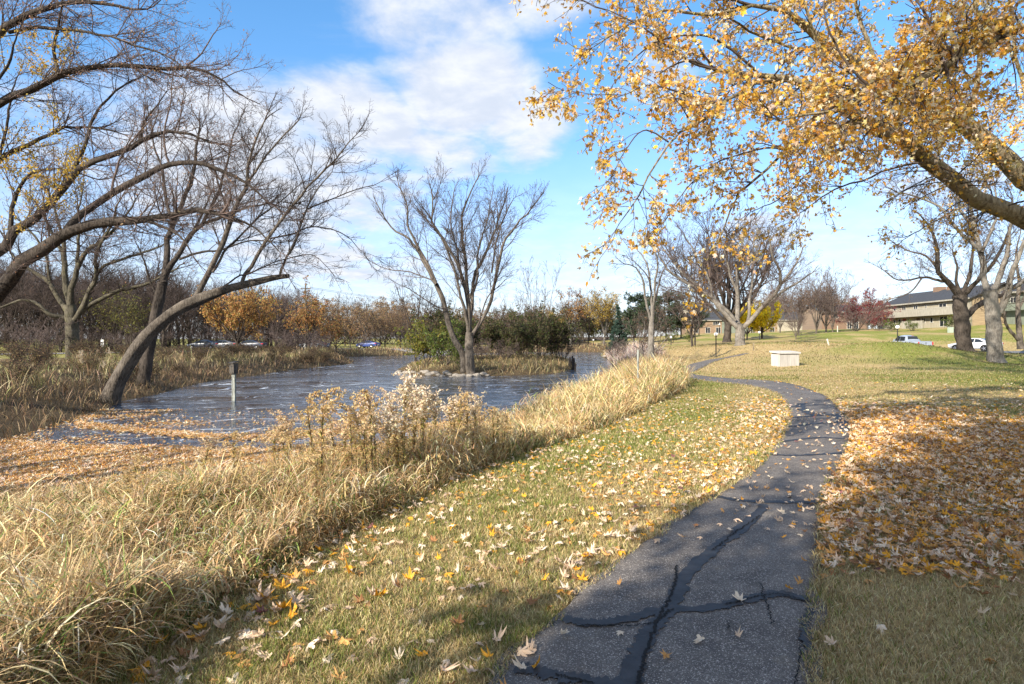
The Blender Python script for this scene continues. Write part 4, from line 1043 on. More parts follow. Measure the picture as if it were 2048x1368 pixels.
# --- the golden maple hanging over the path from the right
def gold_leaves(rs, p1, p2, p3, p4):
    GC = [(.74, .43, .08), (.80, .56, .20), (.82, .66, .42), (.56, .29, .06), (.84, .52, .07), (.86, .76, .60)]
    def dens(P):
        px = CX + P[:, 0] / P[:, 1] * F; py = HY - (P[:, 2] - EYE) / P[:, 1] * F
        u = np.clip((px - 1180) / 500, 0, 1)
        k = np.where(py < 300, 1.0, np.where(py < 420, .85, .6))
        k = np.where((px > 1700) & (py > 330), .35, k) * np.where(px > 1480, .72, .85)
        return rs.rand(len(P)) < k
    lowt = leaf_template(.35, .2, False, False)
    up_ = p1[-9:][:, 6:]; n_ = 14000; q = up_.reshape(-1, 3)[rs.randint(0, up_.shape[0] * up_.shape[1], n_)] + rs.normal(0, 1.25, (n_, 3))
    q = q[q[:, 2] > EYE + .62 * q[:, 1] + 1.0]; Y = unit(rs.normal(0, 1, q.shape) + np.array([0, 0, -.6])); X, Y, Z = frames(Y, rs)
    upper = scatter(BROAD, q, X, Y, Z, .17 * rs.uniform(.7, 1.3, len(q)), pal(rs, len(q), GC, [4, 3, 3, 1.8, 2.2, 2.2]))  # unseen upper foliage, added with large leaves to shade the mound
    return cat([upper, leaves_on(rs, p4, 4, .046, GC, [4, 3, 3, 1.8, 2.2, 2.2], lowt, 1.0, .035, keep=dens), leaves_on(rs, p3, 3, .045, GC, [4, 3, 3, 1.8, 2.2, 2.2], lowt, 1.0, .04, keep=dens),
                leaves_on(rs, p4, 1, .062, GC, [4, 3, 3, 1.8, 2.2, 2.2], BROAD, 1.0, .03, keep=dens)])
traced_tree('golden_maple', 'golden leaved maple spreading long furrowed limbs over the path from the right edge', 11,
    [([(2330, 860, 1.0), (2320, 780, 1), (2300, 690, 1), (2285, 620, 1)], 40, 34)],
    [([(2288, 640, 1), (2225, 560, .7), (2130, 505, .4), (2048, 455, 0), (1990, 410, -.4), (1920, 360, -.8), (1860, 315, -1.2), (1800, 270, -1.6), (1740, 245, -2), (1690, 215, -2.3), (1600, 170, -2.7), (1520, 150, -3), (1430, 140, -3.4)], 27, 3),
     ([(2285, 620, 1), (2210, 470, 1.4), (2120, 395, 1.3), (2048, 347, 1.2), (1990, 300, 1), (1930, 255, .8), (1880, 215, .5), (1820, 190, 0), (1740, 150, -.5), (1660, 100, -1), (1590, 50, -1.4), (1500, 10, -1.8)], 27, 3.5),
     ([(2290, 560, 1), (2290, 250, -1), (2200, 60, -2.4), (2120, 60, -2.8), (2048, 88, -3), (1970, 122, -3.4), (1896, 149, -3.7), (1820, 163, -3.9), (1740, 175, -4.1), (1650, 215, -4.3), (1560, 240, -4.5)], 12, 1.4),
     ([(1560, 160, -2.8), (1510, 165, -3.2), (1435, 206, -3.5), (1395, 241, -3.7), (1338, 285, -3.9), (1290, 370, -4), (1240, 445, -4.1)], 5, .8),
     ([(1740, 245, -2), (1680, 262, -2.4), (1588, 307, -2.8), (1514, 377, -3), (1470, 420, -3.1), (1413, 522, -3.2)], 4.5, .8),
     ([(1500, 10, -1.8), (1420, 24, -2), (1330, 22, -2.3), (1250, 55, -2.5), (1185, 95, -2.6)], 4, .8),
     ([(1800, 270, -1.6), (1762, 150, -1.8), (1725, 40, -2), (1700, -90, -2.1)], 6, 2), ([(1930, 255, .8), (1950, 120, .6), (1940, 0, .4), (1900, -120, .2)], 6, 2), ([(1690, 215, -2.3), (1640, 110, -2.6), (1600, 0, -2.8), (1560, -90, -3)], 5, 1.6),
     ([(1860, 318, -1.2), (1780, 335, -1.4), (1700, 365, -1.6), (1640, 395, -1.8), (1600, 425, -1.9)], 3, .8), ([(1990, 302, 1), (1960, 380, .8), (1900, 430, .6), (1830, 465, .4)], 3, .8), ([(1435, 206, -3.5), (1380, 190, -3.7), (1300, 172, -3.9), (1245, 190, -4)], 3, .7),
     ([(1588, 307, -2.8), (1530, 300, -3), (1440, 330, -3.2), (1370, 380, -3.3), (1335, 435, -3.4)], 2.6, .6), ([(1520, 150, -3), (1450, 90, -3.2), (1380, 70, -3.4), (1290, 100, -3.6), (1225, 170, -3.7)], 3.4, .8), ([(1660, 100, -1), (1580, 90, -1.2), (1490, 50, -1.5), (1400, -30, -1.8)], 4, 1),
     ([(1896, 149, -3.7), (1860, 60, -3.8), (1820, -20, -3.9)], 4, 1.2), ([(2048, 347, 1.2), (2060, 220, 1), (2030, 100, .8), (2010, -60, .5)], 6, 2), ([(1740, 175, -4.1), (1690, 120, -4.2), (1650, 40, -4.3), (1640, -60, -4.4)], 3.4, 1),
     ([(1430, 140, -3.4), (1360, 120, -3.6), (1290, 60, -3.8), (1215, 20, -3.9)], 2.8, .7), ([(1690, 300, -2.4), (1640, 330, -2.6), (1560, 400, -2.8), (1500, 425, -2.9)], 2.4, .7), ([(1338, 285, -3.9), (1290, 260, -4), (1250, 300, -4.1), (1228, 340, -4.1)], 2, .6),
     ([(2285, 620, 1), (2300, 100, 1.2), (2290, -500, 1.4), (2270, -1000, 1.6)], 20, 3), ([(2290, 300, 1.2), (2400, -200, 2.5), (2480, -700, 3.5)], 12, 2), ([(2290, 200, 1), (2150, -250, .4), (2020, -700, 0)], 12, 2), ([(2290, 100, 1.2), (2250, -300, 3), (2200, -600, 5)], 10, 2),
     ([(2290, 0, 1.2), (1850, -260, 4.5), (1490, -345, 7.5)], 10, 2), ([(2290, -50, 1.2), (1900, -290, 6), (1640, -340, 9.5)], 10, 2), ([(2290, -100, 1.2), (1800, -360, 3.5), (1344, -430, 4.5)], 10, 2), ([(2290, -150, 1.2), (1900, -280, 8), (1640, -275, 13)], 10, 2), ([(2290, -100, 1.2), (1950, -250, 9), (1730, -265, 15)], 10, 2)],  # added limbs above the view, aimed to dapple the mound with shade
    22, (BARK_M, TWIG), 4.2, 4.2, 7.0, .0035, wig=.12, up=.0, leaf=gold_leaves, flare=1.2, len2=.2, l2max=.95, droop=.16, depth=1, a2=52, up2=-.02, t2=.3, min2=.35)

# --- leafy trees behind the viewer that throw the shade across the path and the right lawn
shadeleaf = dict(per=22, per3=18, size=.22, cols=[(.5, .3, .06), (.45, .25, .08)], w=[1, 1], spread=.2)
sm = gen_tree(41, 11.5, 3.2, .34, 7, 40, leaf=shadeleaf, mats=(BARK, TWIG), rmin=.012, l2=1.5, l3=2.4, l4=3.2)
for x, y, s, rz in ((-4.5, -5.6, (.92, .92, 1.04), 0), (.6, -6.8, (.95, .95, .98), 2.0)):
    place_tree('shade_maple', sm, (x, y, h1(x, y)), 'golden maple standing behind the viewer, shading the path', 'tree', 'golden maples behind the viewer', rz, s)

# ------------------------------------------------------------------ shrubs and slim trees of the island
def leafset(cols, w, per=4, size=.12, **k): return dict(per=per, size=size, cols=cols, w=w, **k)
LIME = [(.24, .23, .04), (.16, .18, .04), (.31, .25, .05)]
GREEN = [(.075, .105, .03), (.11, .14, .04), (.055, .08, .028)]
OLIVE = [(.11, .10, .045), (.16, .12, .065), (.085, .075, .04)]
BUSH_LIME = gen_tree(51, 3.4, .12, .05, 9, 46, wig=.16, l2=2.6, l3=3.4, l4=4.2, leaf=leafset(LIME, [2, 2, 1], 5, .19, per3=3), mats=(BARK, TWIG), rmin=.008)
BUSH_GREEN = gen_tree(52, 2.6, .1, .05, 9, 52, wig=.16, l2=2.8, l3=3.4, l4=4.2, leaf=leafset(LIME[1:2] + GREEN[1:2] + [(.17, .22, .05)], [1, 1, 2], 5, .18, per3=3), mats=(BARK, TWIG), rmin=.008)
BUSH_DARK = gen_tree(53, 4.8, .15, .06, 10, 34, wig=.14, l2=2.3, l3=3, l4=4.0, leaf=leafset(OLIVE + GREEN[1:2], [2, 2, 1, 2], 5, .20, per3=4), mats=(BARK_D, TWIG_D), rmin=.009)
BUSH_BARE = gen_tree(54, 3.6, .15, .05, 10, 44, wig=.15, l2=2.4, l3=3.0, l4=4.2, mats=(BARK_D, TWIG_P), rmin=.012)
SLIM = gen_tree(55, 9.5, 2.2, .10, 5, 26, l2=1.7, l3=2.2, l4=3.4, mats=(BARK_D, TWIG_D), rmin=.010, leaf=leafset([(.12, .07, .04), (.2, .12, .06)], [1, 1], 1, .12, keep=lambda P: np.random.RandomState(1).rand(len(P)) < .35))
SLIM2 = gen_tree(56, 8.5, 1.6, .09, 6, 30, l2=1.7, l3=2.2, l4=3.4, mats=(BARK, TWIG), rmin=.010)
def put(name, d, px, dist, label, cat_, group=None, h=None, h0=None, rz=0.0, wid=1.0):
    s = 1.0 if h is None else h / h0
    l = at(px, dist)
    return place_tree(name, d, (l[0], l[1], l[2] - .05), label, cat_, group, rz, (s * wid, s * wid, s))
put('lime_shrub', BUSH_LIME, 852, 52, 'yellow green shrub at the left end of the island', 'shrub', h=3.7, h0=3.4)
put('green_shrub', BUSH_GREEN, 893, 50.5, 'fresh green shrub among the island rocks left of its big tree', 'shrub', h=2.9, h0=2.6)
put('green_shrub', BUSH_GREEN, 917, 49.6, 'low green sprouts at the foot of the island tree', 'shrub', h=1.5, h0=2.6, rz=1.2)
for k, (px, dd, hh, lb) in enumerate(((884, 60, 5.0, 'dark olive thicket shrub behind the lime shrub on the island'), (915, 66, 5.0, 'dark olive shrub directly behind the leaning stem of the island tree'), (985, 61, 4.3, 'dark olive shrub just right of the island tree trunk'),
                                     (1020, 66, 4.7, 'tall dark olive shrub in the middle of the island thicket'), (1050, 59, 4.2, 'dark green shrub on the right half of the island'), (1082, 64, 5.2, 'dark green shrub on the right half of the island, beside the slim bare tree'), (1108, 67, 4.4, 'dark green shrub nearest the right tip of the island'))):
    put('olive_shrub', BUSH_DARK, px, dd, lb, 'shrub', 'dark shrubs on the island', hh, 4.8, k * 1.3, 1.05)
for k, (px, dd, hh, lb) in enumerate(((962, 57, 2.6, 'bare brown brush at the right of the island tree foot'), (1010, 56, 2.4, 'bare brown brush low on the island front'), (940, 72, 5.2, 'bare brush behind the island tree'), (1040, 72, 6.2, 'bare purple brush rising over the island shrubs'), (1125, 66, 3.4, 'bare brush on the right tip of the island'), (1000, 74, 6, 'bare brush at the back of the island'))):
    put('bare_shrub', BUSH_BARE, px, dd, lb, 'shrub', 'bare brush on the island', hh, 3.6, k * 2.1)
put('slim_tree', SLIM, 832, 60, 'slim dark tree with small leaves left of the island tree', 'tree', None, 10, 9.5, .4)
put('slim_tree', SLIM, 868, 66, 'slim dark tree between lime shrub and island tree', 'tree', None, 8.2, 9.5, 2.4)
put('slim_tree', SLIM2, 1076, 66, 'slim bare tree rising from the right half of the island', 'tree', None, 10.5, 8.5, 1.0, .8)
put('slim_tree', SLIM2, 1030, 71, 'slim grey bare tree behind the middle of the island', 'tree', None, 7.5, 8.5, 3.0)

# rocks along the island's edge
ROCK = plain('rock', (.27, .24, .205), .9, .35, 5, spec=.2, bmp=.03)
def rock_mesh(seed):
    rs = np.random.RandomState(seed); m = MB(); m.sphere((0, 0, 0), 1, 14, 9)
    V = np.concatenate(m.V); q = unit(V)
    for _ in range(9):
        n_ = unit(rs.normal(0, 1, 3)); dcut = rs.uniform(.62, .92); s = V @ n_
        V = V - np.outer(np.maximum(s - dcut, 0), n_)
    V = V * (1 + .05 * rs.normal(0, 1, (len(V), 1)))
    return mesh_data('boulder', V, [np.array(f) for f in m.Fs.values()], ROCK, None, True)
RM = [rock_mesh(k) for k in range(5)]
rs = np.random.RandomState(8)
for k in range(27):
    px = 797 + k * 6.8 + rs.uniform(-2, 2); py = np.interp(px, [796, 830, 870, 940, 985], [744, 748, 750, 751.5, 751]) - rs.uniform(.0, 1.6)
    x, y = wp(px, py, WATER + .1); o = link('boulder', RM[k % 5]); s = rs.uniform(.13, .25)
    o.location = (x, y, h1(x, y) + s * .25); o.scale = (s * 1.5, s, s * .8); o.rotation_euler = (0, 0, rs.uniform(-.6, .6))
    tag(o, 'pale rounded boulder in the row along the island waterline', 'rock', 'boulders along the island waterline')
for k in range(4):
    px = 1209 + k * 8; x, y = wp(px, 716 - k * 1.1); o = link('boulder', RM[k % 5]); o.location = (x + .6, y, h1(x + .6, y) + .15); o.scale = (1.0, .6, .35)
    tag(o, 'pale flat boulder at the water edge below the feathery grass', 'rock', 'boulders on the right shore')
# dark pilings off the island's right tip
PILE = plain('wet_timber', (.035, .028, .024), .8, .3, 6, bmp=.01)
for k, (px, py, hh) in enumerate(((1137, 738, .95), (1140, 739, 1.15), (1144, 740, 1.25), (1147, 739.5, 1.05), (1143, 738, .8), (1149, 741, .55))):
    x, y = wp(px, py); m = MB(); m.cyl((0, 0, -1), (0.02 * k, 0, hh), .10, .085, 10); m.cyl((.02 * k, 0, hh), (.02 * k, 0, hh + .07), .12, .07, 10)
    o = m.build('piling', PILE); o.location = (x, y, WATER)
    tag(o, 'dark wooden piling standing in the water off the right tip of the island', 'post', 'pilings off the island')

# ------------------------------------------------------------------ woods and single trees round the pond
WOOD = [gen_tree(60 + k, 14, 4.2 - k * .6, .2, 6, 24 + 3 * k, l2=1.2, l3=1.7, l4=2.9, mats=(BARK_D, TWIG_P if k % 2 else TWIG_D), rmin=.017, wig=.13,
                 leaf=leafset([(.20, .10, .06), (.26, .15, .08)], [1, 1], 1, .2, keep=lambda P: np.random.RandomState(2).rand(len(P)) < .10) if k == 1 else None) for k in range(4)]
WLAB = [('bare dark tree in the wood beyond the road', 'bare dark trees of the wood'), ('bare tree with rusty leaf remnants in the wood beyond the road', 'rusty trees of the wood'), ('bare grey forked tree in the wood beyond the road', 'bare grey trees of the wood'), ('bare purple twigged tree in the wood beyond the road', 'purple twigged trees of the wood')]
rs = np.random.RandomState(9); k = 0
for px in np.linspace(-90, 590, 34):
    for row in range(3):
        dd = (84, 100, 122)[row] + rs.uniform(-6, 9) + (px > 330) * 14
        v = k % 4; top = np.interp(px, [-100, 100, 300, 450, 600], [530, 534, 546, 566, 586]) + rs.uniform(-10, 26)
        x, y, z = at(px + rs.uniform(-9, 9), dd); hh = 1.65 + (HY - top) / F * dd - z
        s = hh / 14; place_tree('bare_tree', WOOD[v], (x, y, z - .1), WLAB[v][0], 'tree', WLAB[v][1], rs.uniform(0, 6), (s * 1.05, s * 1.05, s)); k += 1
for i, px in enumerate(np.linspace(-80, 640, 30)):
    dd = 79 + rs.uniform(-3, 8) + (px > 330) * 14; x, y, z = at(px, dd)
    place_tree('bare_shrub', BUSH_BARE, (x, y, z - .1), 'bare brown brush along the foot of the wood', 'shrub', 'brush along the wood', rs.uniform(0, 6), (1.25, 1.25, rs.uniform(.8, 1.25)))
rs = np.random.RandomState(10)
for i, px in enumerate(np.linspace(-120, 620, 26)):
    dd = 128 + rs.uniform(-4, 8); x, y, z = at(px, dd)
    place_tree('bare_shrub', BUSH_BARE, (x, y, z - .2), 'dense bare brush deep in the wood', 'shrub', 'brush deep in the wood', rs.uniform(0, 6), (2.6, 2.2, rs.uniform(1.6, 2.3)))
for i, px in enumerate(np.concatenate([np.linspace(560, 1270, 64), np.linspace(1275, 1790, 34)])):
    dd = (196 if px < 1275 else 232) + rs.uniform(-6, 10); x, y, z = at(px, dd)
    place_tree('olive_shrub' if i % 3 == 0 else 'bare_shrub', BUSH_DARK if i % 3 == 0 else BUSH_BARE, (x, y, z - .2), 'dark brush closing the view at the far end of the pond' if px < 1275 else 'dark brush far behind the houses', 'shrub', 'far brush beyond the pond' if px < 1275 else 'far brush behind the houses', rs.uniform(0, 6), (2.6, 2.2, rs.uniform(1.5, 2.2)))
GREENISH = gen_tree(70, 7, .6, .1, 7, 36, l2=1.8, l3=2.4, l4=3.4, leaf=leafset([(.17, .17, .05), (.22, .19, .05), (.12, .12, .04)], [1, 1, 1], 2, .2), mats=(BARK_D, TWIG_D), rmin=.014)
put('olive_tree', GREENISH, 262, 72, 'small tree with yellow green leaves at the edge of the dark wood', 'tree', None, 7, 7)
put('olive_tree', GREENISH, 232, 80, 'small olive brown tree left of the yellow green one by the wood', 'tree', None, 8, 7, 2)
RUST = [(.50, .27, .09), (.58, .36, .14), (.38, .19, .07), (.40, .31, .09)]
GOLDT = gen_tree(71, 8.2, 1.9, .17, 9, 58, wig=.13, up=.07, l2=2.6, l3=3.2, l4=3.4, leaf=leafset(RUST, [3, 3, 2, 1.6], 6, .24, spread=.14), mats=(BARK_D, TWIG_D), rmin=.014, flat=.78)
GOLDT2 = gen_tree(72, 8.2, 1.8, .16, 8, 50, wig=.14, up=.07, l2=2.4, l3=3.0, l4=3.4, leaf=leafset([(.45, .24, .08), (.42, .19, .08), (.50, .31, .12), (.32, .27, .08)], [3, 2, 2, 1], 4, .25, spread=.14), mats=(BARK_D, TWIG_D), rmin=.014, flat=.8)
put('golden_tree', GOLDT, 474, 72, 'round golden brown tree across the pond behind the leaning tree', 'tree', None, 8.6, 8.2, .5, .9)
put('golden_tree', GOLDT2, 619, 88, 'orange tan tree beside the utility pole', 'tree', None, 9.3, 8.2, 1.0, .92)
put('golden_tree', GOLDT2, 672, 102, 'smaller rusty tree right of the utility pole', 'tree', None, 7.0, 8.2, 3.0, .85)
TANL = [(.40, .26, .15), (.46, .31, .17), (.34, .22, .13), (.40, .28, .11)]
TANT = [gen_tree(75 + k, 10, 1.8, .16, 7, 44, l2=1.5, l3=2.1, l4=3.0, leaf=leafset(TANL, [2, 2, 2, 1], 3, .26, spread=.14), mats=(BARK, TWIG), rmin=.018) for k in range(2)]
for i, (px, dd, top) in enumerate(((640, 126, 604), (700, 128, 610), (735, 122, 612), (770, 134, 606), (800, 128, 618), (835, 140, 612), (868, 150, 622), (905, 156, 618), (948, 160, 626), (985, 165, 622), (1020, 168, 630), (1062, 172, 626), (1100, 178, 618), (660, 150, 596), (760, 160, 600))):
    x, y, z = at(px, dd); hh = 1.65 + (HY - top) / F * dd - z; s = hh / 10
    place_tree('tan_tree', TANT[i % 2], (x, y, z - .1), 'tan leaved tree in the belt beyond the far side of the pond', 'tree', 'tan trees beyond the pond', i * 1.7, (s, s, s))
for i, (px, dd, top) in enumerate(((545, 112, 600), (575, 150, 585), (605, 150, 580), (690, 165, 592), (730, 170, 594), (800, 175, 600), (880, 180, 606), (1000, 190, 612), (1060, 195, 612))):
    x, y, z = at(px, dd); hh = 1.65 + (HY - top) / F * dd - z; s = hh / 14
    place_tree('bare_tree', WOOD[(i % 2) * 2], (x, y, z - .1), 'bare treetop showing above the tan trees beyond the pond', 'tree', 'bare trees beyond the pond', i * 1.1, (s * 1.1, s * 1.1, s))
for i, (px, dd, lb) in enumerate(((600, 74, 'dark bare brush on the bank right of the golden tree'), (575, 70, 'dark bare brush on the bank under the golden tree'), (640, 84, 'dark bare brush near the tip of the left bank'), (717, 112, 'low dark shrub on the far shore'), (70, 42, 'spindly dark bare bush in the left bank weeds'))):
    put('bare_shrub', BUSH_BARE, px, dd, lb, 'shrub', None, 3.0, 3.6, i, 1.25)
WEED = gen_tree(96, 1.7, .1, .018, 9, 30, wig=.14, l2=5, l3=6, l4=7, leaf=leafset([(.20, .12, .07), (.27, .18, .10), (.17, .15, .06), (.33, .25, .15)], [3, 2, 2, 1], 3, .075), mats=(TWIG_D, TWIG_D), rmin=.006)
rs = np.random.RandomState(12); P = field(900, -58, -18, 22, 75); s_, si = land(P); P = P[(s_ > 1.0) & (s_ < 13) & (P[:, 0] < -.3 * P[:, 1])][:80]
for i, (x, y) in enumerate(P):
    place_tree('weed_clump', WEED, (x, y, h1(x, y) - .05), 'brown leafy weed clump on the left bank of the pond', 'plant', 'brown weed clumps on the left bank', i, (1.0, 1.0, rs.uniform(.45, .75)))
# far end of the pond
ORANGE = gen_tree(80, 13, 3, .3, 7, 36, l2=1.4, l3=2.0, l4=3.0, leaf=leafset([(.50, .28, .07), (.44, .25, .10)], [1, 1], 2, .3, keep=lambda P: (vnoise(P[:, [0, 2]], .35, 5) > .52)), mats=(BARK_L, TWIG), rmin=.02)
YEL = gen_tree(81, 13, 2.6, .25, 7, 32, l2=1.6, l3=2.2, l4=3.0, leaf=leafset([(.52, .36, .07), (.46, .31, .09), (.55, .42, .14)], [2, 1, 1], 3, .3, spread=.2), mats=(BARK_L, TWIG), rmin=.018)
put('orange_tree', ORANGE, 1141, 160, 'pale trunked tree with orange clusters at the far end of the pond', 'tree', None, 14, 13, .3, 1.1)
put('bare_tree', WOOD[2], 1176, 166, 'tall bare tree between the orange and the yellow tree by the far shore', 'tree', None, 14.5, 14, 1)
put('yellow_tree', YEL, 1207, 152, 'tall soft yellow tree at the far end of the pond', 'tree', None, 12.5, 13, 2)
put('orange_shrub', GREENISH, 1160, 158, 'orange brown shrub at the foot of the far shore trees', 'shrub', None, 4.5, 7, 2, 1.1)
put('yellow_tree', YEL, 1106, 176, 'yellow treetop peeping over the right end of the island', 'tree', None, 10, 13, 4)
# evergreens
def pine(seed, h, wide, conical=False):
    rs = np.random.RandomState(seed); tp, tr_ = grow(rs, np.array([[0, 0, -.2]]), np.array([[0, 0, 1.0]]), np.array([h]), np.array([.22]), 14, .02, .02, .15)
    n = 150 if conical else 70; f = np.sort(rs.uniform(.10 if conical else .22, .98, n)) * 14; i = f.astype(int); ff = (f - i)[:, None]
    P = tp[0, i] * (1 - ff) + tp[0, np.minimum(i + 1, 14)] * ff; az = rs.uniform(0, 6.28, n); rel = f / 14
    L = wide * ((1 - rel) * .95 + .05) * rs.uniform(.7, 1.1, n) if conical else wide * (np.sin(np.clip(rel * 2.4, 0, 3)) * .8 + .2) * rs.uniform(.45, 1.1, n)
    D = np.column_stack([np.cos(az), np.sin(az), np.full(n, -.15 if conical else .18)])
    p1, r1 = grow(rs, P, D, L, .02 + .012 * L, 6, .08, .05 if not conical else .02, .3)
    P2, D2, L2, R2 = spawn(rs, p1, r1, L, 7, .15, 1, 50, 10, .35, .6, .25, 26)
    p2, r2 = grow(rs, P2, D2, L2, np.maximum(R2, .01), 4, .1, .04, .5)
    m, n1, _ = p2.shape; per = 9; ii = rs.randint(0, n1, (m, per)); Q = p2[np.arange(m)[:, None], ii].reshape(-1, 3) + rs.normal(0, .07, (m * per, 3))
    Y = unit(rs.normal(0, 1, Q.shape) + np.array([0, 0, .4])); X, Y, Z = frames(Y, rs)
    c = pal(rs, len(Q), [(.028, .05, .026), (.045, .07, .035), (.07, .095, .05)] if not conical else [(.025, .05, .035), (.04, .07, .05)], [2, 2, 1] if not conical else [1, 1], .2)
    g = scatter(DIAM, Q, X, Y, Z, .26 * rs.uniform(.6, 1.3, len(Q)), c)
    return {'trunk': tube_mesh('trunk', [(tp, tr_, 8)], BARK_D), 'crown': tube_mesh('crown', [(p1, r1, 4), (p2, r2, 3)], TWIG_D), 'foliage': mesh_data('foliage', g[0], [g[1]], NEEDLE, g[2])}
PINE = [pine(90, 11, 4.2), pine(91, 11, 4.6)]; SPRUCE = pine(92, 11, 2.6, True)
for i, (px, dd, top, lb) in enumerate(((1268, 118, 592, 'dark pine just left of the drooping tree'), (1332, 122, 588, 'broad dark pine behind the drooping tree'), (1362, 128, 590, 'broad dark pine between drooping tree and house'), (1300, 132, 596, 'dark pine in the back of the pine group'), (1398, 140, 612, 'dark pine half hidden by the twin bare trunks'))):
    x, y, z = at(px, dd); hh = 1.65 + (HY - top) / F * dd - z; put('pine_tree', PINE[i % 2], px, dd, lb, 'tree', None, hh, 11, i * 1.3, .95)
put('spruce_tree', SPRUCE, 1240, 135, 'pointed dark spruce left of the pines', 'tree', None, 10.6, 11)
put('spruce_tree', SPRUCE, 1226, 140, 'low blue green spruce beside the yellow far shore tree', 'tree', None, 6, 11, 1, 1.2)
BROWNB = gen_tree(95, 5, .4, .09, 9, 48, wig=.15, l2=2.2, l3=3, l4=3.6, leaf=leafset([(.22, .13, .08), (.28, .17, .10), (.2, .15, .09)], [2, 2, 1], 2, .13, keep=lambda P: np.random.RandomState(3).rand(len(P)) < .55), mats=(BARK_L, TWIG), rmin=.011)
put('brown_shrub_tree', BROWNB, 1287, 57, 'wide brown shrubby tree around the foot of the drooping tree', 'tree', None, 5.0, 5, .6, .95)
put('bare_shrub', BUSH_BARE, 1236, 72, 'grey purple brush left of the drooping tree by the water', 'shrub', None, 3.2, 3.6, .6, 1.4)
# middle distance lawn trees
put('bare_tree', WOOD[3], 1385, 76, 'slender bare tree with twin trunks left of the spreading maple', 'tree', None, 8.8, 14, .5, 1.25)
put('bare_tree', WOOD[0], 1390, 79, 'second slender bare trunk close behind its twin', 'tree', None, 7.4, 14, 3.5, 1.1)
BIGB = gen_tree(97, 18, 3.4, .62, 9, 46, l2=1.2, l3=1.5, l4=2.6, mats=(BARK_D, TWIG_D), rmin=.018)
put('dark_maple', BIGB, 1454, 90, 'dark trunked big bare tree close behind the spreading maple', 'tree', None, 17, 18, 1)
SPARSE = gen_tree(94, 15, 3.2, .5, 6, 42, l2=.5, l3=.7, l4=.8, mats=(BARK_D, TWIG_D), rmin=.02)
x, y = -17.5, 2.5; place_tree('bare_tree', SPARSE, (x, y, h1(x, y) - .1), 'bare maple on the bank left of the viewer, striping the leaf raft with shade', 'tree', None, 2.0, .75)
YELB = gen_tree(98, 4.2, .9, .16, 9, 62, wig=.15, l2=3, l3=3.2, l4=3.6, leaf=leafset([(.86, .62, .02), (.74, .56, .03), (.90, .68, .06)], [2, 1, 1], 10, .25, per3=6, spread=.14), mats=(BARK_D, TWIG_D), rmin=.012, flat=.95)
put('yellow_maple', YELB, 1524, 98, 'low bright yellow tree before the house', 'tree', None, 5.2, 4.2, .4, .85)
put('yellow_tree', YELB, 1494, 112, 'yellow leaves of a tree behind the spreading maple trunk', 'tree', None, 6.2, 4.2, 2.4, .6)
MIDT = gen_tree(99, 12, 1.6, .22, 7, 34, l2=1.5, l3=2.0, l4=3.0, leaf=leafset([(.30, .15, .09), (.36, .22, .10)], [1, 1], 1, .24, keep=lambda P: np.random.RandomState(4).rand(len(P)) < .07), mats=(BARK, TWIG_P), rmin=.016)
for i, (px, dd, top, lb) in enumerate(((1592, 88, 618, 'small dark bare tree on the slope right of the yellow tree'), (1598, 116, 560, 'tall bare tree with rusty remnants right of the yellow tree'), (1632, 112, 548, 'tall bare tree left of the brick house'), (1652, 118, 545, 'tall bare tree with pale trunk before the brick house'), (1666, 110, 575, 'leaning bare tree before the brick house wall'), (1560, 128, 575, 'bare tree behind the bright yellow tree'))):
    x, y, z = at(px, dd); hh = 1.65 + (HY - top) / F * dd - z
    put('bare_tree' if i != 1 else 'rusty_tree', MIDT, px, dd, lb, 'tree', None, hh, 12, i * 1.9, .9)
REDT = gen_tree(100, 7, 1.2, .14, 8, 46, l2=2, l3=2.6, l4=3.2, leaf=leafset([(.25, .04, .06), (.30, .08, .075), (.30, .15, .12)], [2, 2, 1.4], 6, .22, spread=.14), mats=(BARK, TWIG_P), rmin=.014)
put('red_tree', REDT, 1735, 122, 'crimson leaved tree left of the townhouse', 'tree', None, 7.6, 7, .5, 1.0)
put('red_tree', REDT, 1706, 132, 'dark red tree half covering the brick house', 'tree', None, 6.5, 7, 1.5, 1.0)
put('red_tree', REDT, 1758, 116, 'dull red tree right at the townhouse corner', 'tree', None, 5.2, 7, 2.5, .8)
put('purple_tree', BUSH_BARE, 1712, 108, 'purple grey bare tree left of the crimson tree', 'tree', None, 5.5, 3.6, 1.5, 1.2)
for i, (px, dd, top) in enumerate(((1690, 190, 600), (1715, 200, 592), (1745, 200, 600), (1775, 210, 606), (1580, 230, 590), (1540, 230, 585), (1505, 235, 600), (1620, 220, 580), (1660, 210, 585), (1430, 240, 600))):
    x, y, z = at(px, dd); hh = 1.65 + (HY - top) / F * dd - z; s = hh / 10
    place_tree('tan_tree', TANT[i % 2], (x, y, z - .1), 'tan orange treetop far behind the houses on the right', 'tree', 'tan trees behind the houses', i * 1.7, (s, s, s))
for i, (px, dd, hh, lb) in enumerate(((1345, 112, 1.8, 'clipped green hedge below the pines'), (1378, 112, 1.6, 'second clipped hedge, right of the first'), (1782, 107, 1.7, 'dark green bush at the left end of the townhouse'), (1822, 107, 1.5, 'dark green bush between the patio fences'), (1907, 99, 2.2, 'round dark evergreen by the thick trunk'))):
    put('green_bush', BUSH_GREEN, px, dd, lb, 'bush', None, hh, 2.6, i, 1.3)

